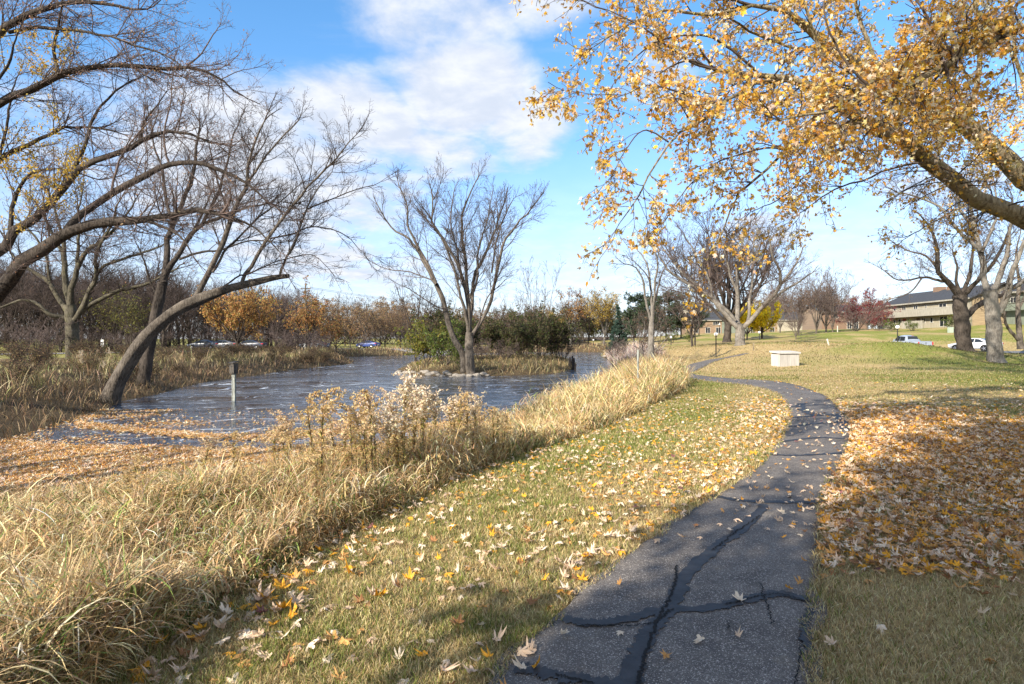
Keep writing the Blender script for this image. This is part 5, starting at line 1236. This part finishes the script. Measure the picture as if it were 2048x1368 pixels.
# feathery pink grass on the right shore
rs = np.random.RandomState(33)
P = field(16000, 11.5, 21, 62, 92); s_, si = land(P); k = (s_ > 0) & (lawn_sd(P) < 1.5); P = P[k]
g = tall(rs, P, 1.5, [(.56, .43, .36), (.66, .58, .52), (.46, .32, .24), (.42, .27, .2)], [3, 3, 2, 1], .018, (.4, 1.5), 3)
tag(link('feather_grass', mesh_data('feather_grass', g[0], [g[1]], GRASS, g[2])), 'pinkish feathery grass on the right shore by the drooping tree', 'grass', kind='stuff')

# ------------------------------------------------------------------ roads
def road(name, pts, w, mat):
    q = resample(np.array(pts, float), 80); tdir = unit(np.gradient(q, axis=0)); nr = np.column_stack([-tdir[:, 1], tdir[:, 0]])
    V = []
    for f in np.linspace(-.5, .5, 5):
        c_ = q + nr * w * f; V.append(np.column_stack([c_, H(c_) + .06]))
    V = np.concatenate(V); i = np.arange(79); Fq = np.concatenate([np.stack([k * 80 + i, k * 80 + i + 1, (k + 1) * 80 + i + 1, (k + 1) * 80 + i], -1) for k in range(4)])
    o = link(name, mesh_data(name, V, [Fq], mat)); return tag(o, kind='structure')
ROADM = plain('road_asphalt', (.20, .195, .19), .85, .15, 4, spec=.25)
ROADL = plain('road_concrete', (.34, .32, .30), .85, .12, 4, spec=.25)
road('road', [(-120, 66), (-75, 67), (-58, 70), (-48, 84), (-43, 104), (-36, 117), (-22, 124), (-10, 142), (6, 172)], 6, ROADL)
road('driveway', [(46, 73.5), (48.5, 69), (55, 65), (64, 63), (80, 61), (120, 60)], 5.5, ROADM)

# ------------------------------------------------------------------ houses
GLASS, tr, p, o = new_mat('window_glass'); p.inputs['Base Color'].default_value = (.02, .025, .03, 1); p.inputs['Roughness'].default_value = .08
FRAME = plain('window_frame', (.55, .52, .46), .6, .08, 3)
ROOF = plain('dark_shingle', (.055, .058, .066), .9, .3, 6, spec=.2, bmp=.02)
def siding(name, col, vertical=True, pitch=6.0):
    m, tr, p, o = new_mat(name); v = coords(tr)
    w = tr.nodes.new('ShaderNodeTexWave'); w.wave_type = 'BANDS'; w.bands_direction = 'X' if vertical else 'Z'; w.wave_profile = 'SAW'
    w.inputs['Scale'].default_value = pitch / 6.283 * 2; w.inputs['Distortion'].default_value = 0
    tr.links.new(v, w.inputs['Vector'])
    n = noise(tr, mapping(tr, v, (3, 3, .6) if vertical else (.6, .6, 5)), 1.5, 4, .6)
    c = mix_c(tr, smooth(tr, n, .3, .7), tuple(x * .82 for x in col), tuple(x * 1.12 for x in col))
    c = mix_c(tr, smooth(tr, w.outputs['Fac'], .88, .98, 0, .6), c, tuple(x * .35 for x in col))
    tr.links.new(c, p.inputs['Base Color']); p.inputs['Roughness'].default_value = .8; p.inputs['Specular IOR Level'].default_value = .2
    return m
SID_TAN = siding('tan_siding', (.36, .325, .25)); SID_BAL = siding('balcony_boards', (.36, .335, .28), True, 3); SID_GRN = siding('green_siding', (.19, .21, .165)); SID_BRN = siding('brown_siding', (.27, .19, .125), False, 4); SID_STONE = siding('stone_siding', (.33, .25, .155), False, 3)
BRICKM, tr, p, o = new_mat('brown_brick'); v = coords(tr)
bt = tr.nodes.new('ShaderNodeTexBrick'); bt.inputs['Scale'].default_value = 3.2; bt.inputs['Color1'].default_value = (.24, .145, .09, 1); bt.inputs['Color2'].default_value = (.17, .10, .065, 1); bt.inputs['Mortar'].default_value = (.2, .17, .135, 1)
tr.links.new(mapping(tr, v, (1, 1, 1), rot=(R(90), 0, 0)), bt.inputs['Vector']); tr.links.new(bt.outputs['Color'], p.inputs['Base Color']); p.inputs['Roughness'].default_value = .9
DOORR = plain('red_door', (.20, .045, .035), .6, .1); DOORD = plain('brown_door', (.1, .065, .045), .6, .1)
def window(e, x, z, w, h, y=-.0, mull=1):
    m = MB(); f = .08
    m.box(x, x + w, y - .06, y + .02, z, z + f).box(x, x + w, y - .06, y + .02, z + h - f, z + h)
    m.box(x, x + f, y - .06, y + .02, z + f, z + h - f).box(x + w - f, x + w, y - .06, y + .02, z + f, z + h - f)
    for k in range(1, mull + 1):
        c_ = x + w * k / (mull + 1); m.box(c_ - f / 2, c_ + f / 2, y - .055, y + .02, z + f, z + h - f)
    fr = m.build('window', FRAME, e)
    MB().box(x + f * .6, x + w - f * .6, y - .025, y - .005, z + f * .6, z + h - f * .6).build('pane', GLASS, fr)
def house(name, label, loc, rz, L, D, eave, ridge, wall, wins, doors=(), over=.7, end=None):
    e = empty(name, loc, label, 'house', None, rz)
    m = MB(); m.box(0, L, 0, D, -.8, eave)
    m.add([(0, 0, eave), (0, D, eave), (0, D / 2, ridge - .1)], [(0, 1, 2)]); m.add([(L, 0, eave), (L, D, eave), (L, D / 2, ridge - .1)], [(0, 2, 1)])
    m.build('wall', wall, e)
    sl = (ridge - eave) / (D / 2); ye = -over; ze = eave - over * sl + .02
    V = [(-over, ye, ze), (L + over, ye, ze), (L + over, D / 2, ridge), (-over, D / 2, ridge), (-over, D + over, ze), (L + over, D + over, ze)]
    V2 = [(x, y, z + .2) for x, y, z in V]
    m = MB(); m.add(V + V2, [(0, 3, 2, 1), (3, 4, 5, 2), (6, 7, 8, 9), (9, 8, 11, 10), (0, 1, 7, 6), (4, 10, 11, 5), (0, 6, 9, 3), (3, 9, 10, 4), (1, 2, 8, 7), (2, 5, 11, 8)])
    m.build('roof', ROOF, e)
    m = MB(); m.box(-over, L + over, ye - .03, ye + .02 - .03, ze - .02, ze + .24); m.build('fascia', SID_BAL, e)
    for w in wins: window(e, *w)
    for x, z, w, h, mt in doors: MB().box(x, x + w, -.05, .02, z, z + h).build('door', mt, e)
    return e
th = house('townhouse', 'long tan two storey townhouse with dark roof and full width balcony', (81, 131, 4.25), R(-90), 25, 11, 5.1, 7.5, SID_TAN,
    [(3.6, 3.5, .9, 1.0, 0, 0), (6.4, 3.45, 1.3, 1.1), (10.0, 3.45, 1.3, 1.1), (13.4, 3.4, .5, 1.3, 0, 0), (17.2, 3.55, 2.0, .95), (22.0, 3.55, 1.6, .95), (3.7, .9, .6, 1.0, 0, 0), (5.2, .7, .9, 1.3, 0, 0), (8.2, .8, .6, 1.1, 0, 0), (12.4, .9, 1.0, 1.1), (14.8, .9, .8, 1.1, 0, 0), (17.4, .1, 2.1, 2.0), (21, .5, 1.4, 1.5)],
    [(6.7, .0, .95, 2.0, DOORR), (10.9, .0, .95, 2.0, DOORD)])
m = MB(); m.box(-.6, 25.3, -1.32, -1.24, 2.25, 3.65).box(-.6, -.52, -1.24, -.0, 2.25, 3.65); b = m.build('balcony', SID_BAL, th)
MB().box(-.6, 25.3, -1.36, -1.2, 3.66, 3.72).build('rail', FRAME, b); MB().box(-.5, 25.2, -1.22, -.01, 2.3, 2.42).build('floor', SID_TAN, b)
m = MB(); m.box(25.02, 25.14, .3, 10.7, -.8, 5.05); m.build('end_wall', SID_STONE, th)
m = MB(); m.box(9, 10.5, 4.6, 6.2, 6.6, 8.3).box(12.5, 13.6, 4.8, 6.0, 6.6, 8.1); m.build('chimney', BRICKM, th)
th2 = house('townhouse', 'grey green townhouse at the right edge behind the mottled trunk', (82.5, 100.5, 4.2), R(-90), 30, 11, 5.6, 8.2, SID_GRN, [(1.2, 3.6, 1.2, 1.1), (4.5, 3.6, 1.2, 1.1), (8.5, 3.6, 1.4, 1.1), (4.5, .7, 1.2, 1.3), (9, .5, 1.6, 1.5)], [(2.2, 0, .95, 2.05, DOORD)])
m = MB(); m.box(0, 30, -1.3, -1.22, 2.4, 3.7); m.build('balcony', SID_GRN, th2)
house('brick_house', 'brown brick house with grey upper floor behind bare trees', (78.5, 152, 4.5), R(4), 12, 9, 4.6, 6.4, BRICKM, [(6.6, .2, 1.3, 2.0), (8.4, .2, 1.3, 2.0), (3, 2.9, 1.4, 1.1), (7, 2.9, 2, 1.1)])
h3 = house('row_house', 'long brown and green row house beyond the spreading maple', (60, 205, 4.0), R(-3), 40, 10, 4.9, 7.4, SID_BRN, [(x, 3.1, 2.2, 1.3, 0, 2) for x in (3, 8.5, 15, 27, 33)] + [(x, .3, 1.6, 2.0) for x in (2, 6, 9.5, 15.5, 21, 27.5, 34)], [(12.5, 0, 1.0, 2.1, DOORD), (24, 0, 1.0, 2.1, DOORD)])
MB().box(11.5, 20.5, -.12, -.015, 0, 4.8).build('siding_panel', SID_GRN, h3); MB().box(30, 40, -.12, -.015, 0, 4.8).build('siding_panel', SID_TAN, h3)
# patio fences and utility cabinet before the townhouse
for k, (x0, x1, lb) in enumerate(((2.6, 6.6, 'short tan board patio fence at the left of the townhouse'), (10.6, 16.8, 'long tan board patio fence before the townhouse middle'))):
    e = empty('patio_fence', (78.2, 131 - x0, h1(78.2, 131 - x0)), lb, 'fence', None, R(-90))
    m = MB(); n = int((x1 - x0) / .16)
    for j in range(n): m.box(j * .16, j * .16 + .14, -.02, .02, -.1, 1.45)
    m.build('boards', SID_BAL, e)
    m = MB()
    for j in range(4): c_ = (x1 - x0) * j / 3; m.box(c_ - .05, c_ + .05, .025, .12, -.3, 1.5)
    m.build('fence_posts', SID_TAN, e)
c_ = at(1901, 97); e = empty('utility_cabinet', c_, 'small pale green utility cabinet beside the round evergreen', 'cabinet')
MB().box(-.3, .3, -.3, .3, -.2, .85).build('case', plain('cabinet_green', (.36, .42, .34), .5, .05), e, .03); MB().box(-.33, .33, -.33, .33, .86, .92).build('lid', plain('cabinet_lid', (.42, .47, .4), .5, .05), e, .02)

# ------------------------------------------------------------------ vehicles
def paint(name, col):
    m, tr, p, o = new_mat(name); p.inputs['Base Color'].default_value = (*col, 1); p.inputs['Roughness'].default_value = .3; p.inputs['Coat Weight'].default_value = .6
    n = noise(tr, coords(tr), 3, 4); tr.links.new(mix_c(tr, smooth(tr, n, .3, .7), tuple(c * .93 for c in col), col), p.inputs['Base Color']); return m
RUB = plain('tyre_rubber', (.02, .02, .021), .85, .1); ALLOY = plain('alloy', (.42, .43, .45), .35, .1, metallic=.7); TAIL = plain('tail_lamp', (.45, .02, .025), .3, .05); HEAD = plain('head_lamp', (.7, .72, .75), .2, .05); TRIMB = plain('black_trim', (.02, .02, .022), .5, .1); PLATE = plain('number_plate', (.6, .6, .58), .5, .1)
def car(name, label, loc, rz, col, kind='sedan', group=None):
    e = empty(name, loc, label, 'pickup' if kind == 'pickup' else 'car', group, rz)
    P = paint(name + '_paint', col)
    if kind == 'pickup':
        W, LL = .97, 2.85; wheels = (1.85, -1.75); wr = .40
        prof = [(-2.85, .55, 1.10, 1.10), (-2.83, .50, 1.13, 1.13), (-2.0, .45, 1.14, 1.14), (-1.25, .40, 1.14, 1.14), (-1.05, .40, 1.14, 1.16), (-.78, .40, 1.14, 1.80), (.0, .40, 1.14, 1.88), (.55, .40, 1.13, 1.84), (1.2, .40, 1.12, 1.2), (1.35, .40, 1.12, 1.12), (2.3, .42, 1.06, 1.06), (2.75, .48, .98, .98), (2.87, .55, .80, .80)]
    else:
        W, LL = .93, 2.42; wheels = (1.45, -1.38); wr = .335
        prof = [(-2.42, .50, .92, .92), (-2.36, .34, 1.02, 1.02), (-1.95, .26, 1.03, 1.05), (-1.55, .22, 1.0, 1.14), (-.75, .20, .96, 1.41), (.0, .20, .94, 1.46), (.45, .20, .93, 1.40), (1.15, .20, .92, 1.02), (1.3, .20, .91, .93), (1.9, .22, .83, .83), (2.25, .28, .72, .72), (2.42, .42, .58, .58)]
    V = []
    n = len(prof)
    for x, zb, zs, zt in prof:
        u = abs(x) / LL; w = W * (1 - .16 * max(0, u - .72) / .28); tw = w * (.94 if zt - zs < .1 else .94 - .27 * min(1, (zt - zs) / .5))
        half = [(w * .90, zb), (w * 1.0, zb + .16), (w * 1.01, (zb + zs) * .5 + .05), (w * .965, zs), (tw, zs + (zt - zs) * .92 + .004), (tw * .78, zt + .02)]
        V += [(x, -a, b) for a, b in half] + [(x, a, b) for a, b in half[::-1]]
    K = 12; Fc = []
    for i in range(n - 1):
        for j in range(K):
            Fc.append((i * K + j, i * K + (j + 1) % K, (i + 1) * K + (j + 1) % K, (i + 1) * K + j))
    Fc += [tuple(range(K - 1, -1, -1)), tuple((n - 1) * K + j for j in range(K))]
    m = MB(); m.add(V, Fc); b = m.build('body', P, e, 0, True)
    sub = b.modifiers.new('smooth', 'SUBSURF'); sub.levels = 1; sub.render_levels = 1
    # glass follows the cabin: side windows, windscreen, rear window
    def sidewin(pts, nm):
        m = MB()
        for s in (-1, 1):
            V = []
            for x, z, w in pts: V += [(x, s * (w + .012), z), (x, s * (w - .03), z)]
            q = len(pts); m.add(V, [tuple(range(0, 2 * q, 2)), tuple(range(2 * q - 1, 0, -2))] + [(2 * k, 2 * ((k + 1) % q), 2 * ((k + 1) % q) + 1, 2 * k + 1) for k in range(q)])
        m.build(nm, GLASS, e)
    if kind == 'pickup':
        sidewin([(-.72, 1.20, W * .945), (.02, 1.20, W * .945), (.02, 1.72, W * .77), (-.62, 1.68, W * .77)], 'rear_side_window'); sidewin([(.10, 1.20, W * .945), (1.02, 1.20, W * .94), (.55, 1.68, W * .78), (.10, 1.72, W * .77)], 'front_side_window')
        m = MB(); m.add([(-1.03, -.72, 1.24), (-1.03, .72, 1.24), (-.83, .60, 1.74), (-.83, -.60, 1.74)], [(0, 1, 2, 3)]); m.build('rear_window', GLASS, e)
        m = MB(); m.add([(1.25, -.74, 1.2), (1.25, .74, 1.2), (.66, .60, 1.79), (.66, -.60, 1.79)], [(0, 3, 2, 1)]); m.build('windscreen', GLASS, e)
        m = MB(); m.box(-2.72, -1.1, -.80, .80, 1.13, 1.17); m.build('bed_cover', TRIMB, e)
        MB().box(-2.87, -2.83, -.78, .78, .66, 1.10).build('tailgate', P, e, .015); MB().box(-2.89, -2.86, -.10, .10, .9, .98).build('handle', TRIMB, e)
        MB().box(-2.98, -2.82, -.9, .9, .46, .62).build('bumper', ALLOY, e, .03)
        for s in (-1, 1): MB().box(-2.875, -2.80, s * .87 - .07, s * .87 + .07, .72, 1.06).build('tail_lamp', TAIL, e, .01)
        MB().box(-.90, -.84, -.12, .12, 1.775, 1.81).build('brake_lamp', TAIL, e)
    else:
        sidewin([(-1.35, 1.02, W * .945), (-.42, 1.0, W * .955), (-.42, 1.37, W * .735), (-.8, 1.32, W * .76)], 'rear_side_window'); sidewin([(-.34, 1.0, W * .955), (.98, .98, W * .95), (.4, 1.34, W * .75), (-.34, 1.38, W * .73)], 'front_side_window')
        m = MB(); m.add([(-1.86, -.66, 1.085), (-1.86, .66, 1.085), (-.86, .54, 1.40), (-.86, -.54, 1.40)], [(0, 1, 2, 3)]); m.build('rear_window', GLASS, e)
        m = MB(); m.add([(1.22, -.70, 1.0), (1.22, .70, 1.0), (.52, .56, 1.40), (.52, -.56, 1.40)], [(0, 3, 2, 1)]); m.build('windscreen', GLASS, e)
        for s in (-1, 1): MB().box(-2.40, -2.05, s * .78 - .075, s * .78 + .075, .80, .93).build('tail_lamp', TAIL, e, .02)
        MB().box(-2.44, -2.38, -.26, .26, .60, .72).build('number_plate', PLATE, e); MB().box(-2.42, -2.25, -.72, .72, .26, .40).build('bumper', TRIMB, e, .03)
    for s in (-1, 1):
        MB().box(LL - .36, LL - .12, s * .70 - .14, s * .70 + .14, .62 if kind != 'pickup' else .82, .74 if kind != 'pickup' else 1.0).build('headlight', HEAD, e, .02)
        MB().box(.72, .9, s * (W + .02) - .06, s * (W + .02) + .09, .98 if kind != 'pickup' else 1.2, 1.1 if kind != 'pickup' else 1.36).build('mirror', P, e, .02)
        for x in wheels:
            y0 = s * (W - .20); y1 = s * (W + .015)
            m = MB(); m.cyl((x, y0, wr), (x, y1, wr), wr, wr, 28)
            wl = m.build('wheel', RUB, e)
            m = MB(); m.cyl((x, y1, wr), (x, y1 + s * .006, wr), wr * .66, wr * .64, 24); m.build('rim', TRIMB, wl)
            m = MB()
            for k in range(5):
                a = k * 2 * math.pi / 5; m.cyl((x, y1 + s * .010, wr), (x + wr * .62 * math.cos(a), y1 + s * .010, wr + wr * .62 * math.sin(a)), .035, .045, 6)
            m.build('spokes', ALLOY, wl)
            m = MB(); m.cyl((x, s * (W * .985), wr), (x, s * (W + .004), wr), wr * 1.16, wr * 1.16, 24); m.build('wheel_arch', TRIMB, e)
    return e
x, y, z = at(1949, 67); car('white_sedan', 'white sedan parked on the drive between the two thick trunks', (x, y, z + .07), R(116), (.78, .79, .80))
x, y, z = at(1814, 72); car('silver_pickup', 'silver pickup with black bed cover half hidden behind the grassy mound', (x, y, z + .02), R(96), (.30, .34, .40), 'pickup')
for px, dd, rz, col, nm, lb in ((628, 98, 175, (.05, .10, .17), 'blue_car', 'blue car on the road right of the utility pole'), (736, 121, 160, (.03, .06, .22), 'blue_car', 'bright blue car on the far road beyond the dark shrub'), (445, 90, 178, (.14, .14, .155), 'grey_car', 'grey car on the road behind the weeds left of the golden tree'), (500, 92, 178, (.04, .05, .08), 'dark_car', 'dark car on the road behind the golden tree trunk'), (410, 90, 178, (.07, .09, .13), 'dark_car', 'dark car partly hidden at the far left of the road row')):
    x, y, z = at(px, dd); car(nm, lb, (x, y, z + .25), R(rz), col)

# ------------------------------------------------------------------ small things
BLACKM = plain('lamp_post_black', (.022, .02, .02), .5, .2, 5); OPAL = plain('opal_globe', (.80, .79, .76), .35, .03, 3)
def lamp(px, dd, hh, label, zoff=0.0):
    x, y, z = at(px, dd); e = empty('lamp_post', (x, y, z + zoff), label, 'lamp')
    m = MB(); m.cyl((0, 0, -.3), (0, 0, hh - .26), .055, .05, 12).cyl((0, 0, -.05), (0, 0, .12), .10, .07, 12); m.build('post', BLACKM, e)
    m = MB(); m.cyl((0, 0, hh - .27), (0, 0, hh - .2), .09, .11, 12); m.build('collar', BLACKM, e)
    MB().sphere((0, 0, hh - .02), .2, 18, 12).build('globe', OPAL, e, 0, True)
lamp(1432, 60, 2.3, 'black lamp post with white globe beside the path fork')
lamp(1187, 150, 2.0, 'white globe lamp on the far shore under the yellow tree'); lamp(1342, 92, 1.2, 'low white globe lamp on the green slope below the pines'); lamp(1519, 92, 1.2, 'low white globe lamp left of the yellow tree foot'); lamp(1439, 128, 2.2, 'white globe lamp near the row house door'); lamp(1795, 63, 2.2, 'white globe lamp rising in front of the silver pickup')
# irrigation box
x, y, z = at(1570, 41); e = empty('pump_box', (x, y, z), 'pale wooden box with sloping lid standing alone on the lawn', 'box', None, R(14))
WOODP = siding('pale_boards', (.47, .44, .40), True, 7); LIDM = plain('lid_board', (.50, .475, .44), .7, .1, 4)
MB().box(-.76, .76, -.45, .45, -.1, .80).build('case', WOODP, e); m = MB()
m.add([(-.84, -.53, .84), (.84, -.53, .84), (.84, .53, .92), (-.84, .53, .92), (-.84, -.53, .95), (.84, -.53, .95), (.84, .53, 1.03), (-.84, .53, 1.03)], [(0, 3, 2, 1), (4, 5, 6, 7), (0, 1, 5, 4), (1, 2, 6, 5), (2, 3, 7, 6), (3, 0, 4, 7)]); m.build('lid', LIDM, e)
MB().box(-.72, .72, -.41, .41, .802, .86).build('gap_shadow_strip', plain('gap_shade', (.06, .05, .04), .8, .1), e)  # dark strip standing in for the shade in the gap under the lid
# nest box on its post in the water
x, y = wp(468, 801); e = empty('nest_box', (x, y, WATER), 'weathered wooden nest box on a post standing in the pond', 'nest box', None, R(-20))
GREYW = bark_mat('weathered_wood', (.16, .16, .14), (.42, .44, .40)); DARKW = bark_mat('dark_weathered_wood', (.045, .04, .036), (.13, .115, .10))
MB().box(-.085, -.035, -.05, .05, -1, 1.32).build('plank', GREYW, e); MB().box(-.02, .085, -.045, .045, -1, 1.32).build('post', GREYW, e)
bx = MB().box(-.13, .13, -.15, .12, 1.25, 1.72).build('box', DARKW, e); m = MB(); m.cyl((.0, -.156, 1.58), (.0, -.151, 1.58), .035, .035, 14); m.build('entrance_hole', TRIMB, bx)
m = MB(); m.add([(-.17, -.22, 1.72), (.17, -.22, 1.72), (.17, .15, 1.79), (-.17, .15, 1.79), (-.17, -.22, 1.75), (.17, -.22, 1.75), (.17, .15, 1.82), (-.17, .15, 1.82)], [(0, 3, 2, 1), (4, 5, 6, 7), (0, 1, 5, 4), (1, 2, 6, 5), (2, 3, 7, 6), (3, 0, 4, 7)]); m.build('roof', DARKW, bx)
# thin grey post in the reeds
x, y, z = at(1276, 19.5); m = MB(); m.cyl((0, 0, -.3), (0, 0, 1.62), .032, .03, 8).box(-.03, .03, .028, .04, 1.2, 1.6); o = m.build('marker_post', GREYW); o.location = (x, y, z); tag(o, 'thin grey post standing among the pale reeds', 'post')
# stakes
for px, dd, hh, mt, rot, lb in ((1658, 58, .75, FRAME, .25, 'small white stake leaning on the lawn behind the mound'), (1675, 98, 1.0, FRAME, .0, 'white stake on the crest of the far slope'), (1507, 57, .75, BARK_M, 0, 'short brown stake on the tan lawn left of the box')):
    x, y, z = at(px, dd); m = MB(); m.box(-.06, .06, -.03, .03, -.2, hh).box(-.07, .07, -.035, .035, hh - .12, hh + .02); o = m.build('stake', mt); o.location = (x, y, z); o.rotation_euler = (0, -rot, 0); tag(o, lb, 'stake')
# road sign, utility pole, guards
x, y, z = at(205, 56); e = empty('road_sign', (x, y, z), 'narrow white sign with a grey mark by the road at the left', 'sign', None, R(5))
MB().cyl((0, 0, -.3), (0, 0, 1.6), .025, .025, 8).build('post', GREYW, e); MB().box(-.13, .13, -.05, -.03, 1.0, 1.66).build('plate', plain('sign_white', (.78, .78, .76), .5, .04), e, .01); MB().box(-.035, .035, -.054, -.051, 1.16, 1.5).build('mark', plain('sign_grey', (.25, .26, .28), .5, .05), e)
x, y, z = at(611, 96); e = empty('utility_pole', (x, y, z), 'tall wooden utility pole rising out of the orange tan tree', 'pole')
MB().cyl((0, 0, -.5), (0, 0, 10.6), .17, .11, 12).build('post', BARK, e); MB().box(-.8, .8, -.06, .06, 9.9, 10.05).build('crossarm', BARK, e)
m = MB()
for k in (-.7, 0, .7): m.cyl((k, 0, 10.05), (k, 0, 10.22), .05, .035, 8)
m.build('insulators', FRAME, e)
MB().box(-.11, .11, -.36, -.18, -.1, 1.2).build('cabinet', plain('pole_box', (.62, .62, .6), .5, .05), e)
for k, (a, b) in enumerate((((x - .7, y, z + 10.2), (40, 330, 14)), ((x + .7, y, z + 10.2), (42, 330, 14)), ((x, y, z + 8.6), (41, 330, 12)))):
    q = [Vector(a).lerp(Vector(b), s) - Vector((0, 0, 6 * s * (1 - s))) for s in np.linspace(0, 1, 14)]
    m = MB()
    for u, v_ in zip(q[:-1], q[1:]): m.cyl(u, v_, .022, .022, 5)
    tag(m.build('power_line', TRIMB), ['left power line running from the pole over the far trees', 'right power line running from the pole over the far trees', 'lower power line running from the pole over the far trees'][k], 'power line')
YG = plain('guard_yellow', (.62, .48, .05), .5, .08)
for k, (px, lean, lb) in enumerate(((652, .3, 'yellow guy wire guard slanting beside the far road'), (662, .2, 'pale slanting guard post right of the yellow one'))):
    x, y, z = at(px, 108); m = MB(); m.cyl((0, 0, -.2), (-lean * 2, 0, 1.9), .06, .06, 8).cyl((-lean * 2, 0, 1.9), (-lean * 2 - .02, 0, 1.98), .065, .03, 8); o = m.build('wire_guard', YG if k == 0 else GREYW); o.location = (x, y, z); tag(o, lb, 'guard post')

# goldenrod and asters gone to seed, standing above the grass
SEED = leaf_mat('seed_fluff', .3, .9)
def plume_plant(seed, h, cream, nb):
    rs = np.random.RandomState(seed)
    sp_, sr = grow(rs, np.array([[0, 0, -.1]]), np.array([[.03, 0, 1.0]]), np.array([h + .1]), np.array([.008]), 10, .03, .01, .5)
    n = 220; f = rs.uniform(.5, 9.2, n); i = f.astype(int); ff = (f - i)[:, None]; B = sp_[0, i] * (1 - ff) + sp_[0, i + 1] * ff
    a = rs.uniform(0, 6.28, n)
    g1 = blades(rs, B, rs.uniform(.07, .15, n), np.column_stack([np.cos(a), np.sin(a)]), np.full(n, .012), rs.uniform(1.6, 3, n), pal(rs, n, [(.60, .43, .18), (.46, .40, .12), (.62, .38, .17), (.32, .33, .09)], [2, 2, 2, 1]), 3)
    P = np.repeat(sp_[:, 8:].reshape(-1, 3), nb, 0) + rs.normal(0, .015, (3 * nb, 3)); m = len(P); a = rs.uniform(0, 6.28, m)
    D = np.column_stack([np.cos(a) * .8, np.sin(a) * .8, np.full(m, .75)])
    p2, r2 = grow(rs, P, D, rs.uniform(.12, .34, m), np.full(m, .003), 6, .12, .06, .5, .32)
    k = 44; ii = rs.randint(1, 7, (m, k)); Q = p2[np.arange(m)[:, None], ii].reshape(-1, 3) + rs.normal(0, .016, (m * k, 3)); q = len(Q)
    Y = unit(rs.normal(0, 1, (q, 3)) + np.array([0, 0, .9])); X, Y, Z = frames(Y, rs)
    g2 = scatter(DIAM, Q, X, Y, Z, rs.uniform(.018, .042, q), pal(rs, q, cream, [3, 2, 1], .15))
    st = tubes([(sp_, sr, 6)]); bt = tubes([(p2, r2, 3)])
    bf = np.concatenate([bt[1][:, [0, 1, 2]], bt[1][:, [0, 2, 3]]]); g2 = cat([g2, (bt[0], bf, np.tile(np.array(cream[-1]) * .7, (len(bt[0]), 1)))])
    return {'stem': mesh_data('stem', st[0], [st[1]], TWIG), 'leaves': mesh_data('leaves', g1[0], [g1[1]], GRASS, g1[2]), 'plume': mesh_data('plume', g2[0], [g2[1]], SEED, g2[2])}
CRM = [(.78, .68, .54), (.68, .55, .38), (.56, .41, .24)]; RSS = [(.58, .42, .25), (.68, .53, .35), (.48, .32, .17)]
PLM = [plume_plant(201, 1.3, CRM, 7), plume_plant(202, 1.3, CRM, 5), plume_plant(203, 1.3, RSS, 6)]
for k, (px, top, dd, v) in enumerate(((806, 752, 7.6, 0), (838, 786, 7.5, 0), (868, 784, 7.7, 0), (852, 800, 7.9, 1), (790, 790, 7.9, 1), (822, 775, 8.0, 0), (735, 788, 7.7, 2), (672, 806, 7.8, 2), (690, 840, 7.4, 2), (752, 812, 7.2, 1), (770, 830, 7.0, 0), (782, 838, 7.6, 0), (905, 806, 8.9, 1), (928, 800, 9.1, 1), (950, 792, 9.2, 1), (556, 832, 7.9, 2), (575, 850, 7.7, 2), (720, 850, 7.1, 2), (640, 862, 7.8, 2), (400, 880, 7.6, 2))):
    x, y, z = at(px, dd); hh = 1.65 + (HY - top) / F * dd - z; s = hh / 1.42
    lb = [('cream fluffy goldenrod seed head rising above the tall grass', 'cream goldenrod plumes'), ('small cream tufted goldenrod seed head above the grass', 'tufted goldenrod plumes'), ('rusty brown goldenrod seed head above the grass', 'rusty goldenrod plumes')][v]
    place_tree('goldenrod', PLM[v], (x, y, z), lb[0], 'plant', lb[1], k * 1.3, (1, 1, s))
FORB = [plume_plant(211, 1.1, [(.56, .40, .19), (.46, .30, .13), (.62, .48, .26)], 2), plume_plant(212, 1.0, [(.66, .48, .26), (.54, .4, .2), (.7, .54, .34)], 2)]
rs = np.random.RandomState(46)
for k in range(66):
    px = rs.uniform(620, 1010) if k < 44 else rs.uniform(250, 660); dd = np.interp(px, [300, 700, 850, 1000], [5.2, 6.2, 7.2, 9.2]) + rs.uniform(0, 2.3)
    x, y, z = at(px, dd); s = rs.uniform(.4, 1.05) * (.7 if px < 640 else 1)
    place_tree('dried_stalk', FORB[k % 2], (x, y, z), ['brown leafy dried stalk standing in the near tall grass', 'tan leafy dried stalk standing in the near tall grass'][k % 2], 'plant', ['brown dried stalks', 'tan dried stalks'][k % 2], k * 1.7, (1, 1, s)).rotation_euler = (rs.normal(0, .11), rs.normal(0, .11), k * 1.7)
rs = np.random.RandomState(44)
for k in range(6):
    px = rs.uniform(120, 225); dd = rs.uniform(29, 36); x, y, z = at(px, dd)
    place_tree('goldenrod', PLM[1], (x, y, z), 'pale goldenrod seed head in the weeds of the left bank', 'plant', 'goldenrod on the left bank', k, (.55, .55, rs.uniform(.6, .8)))
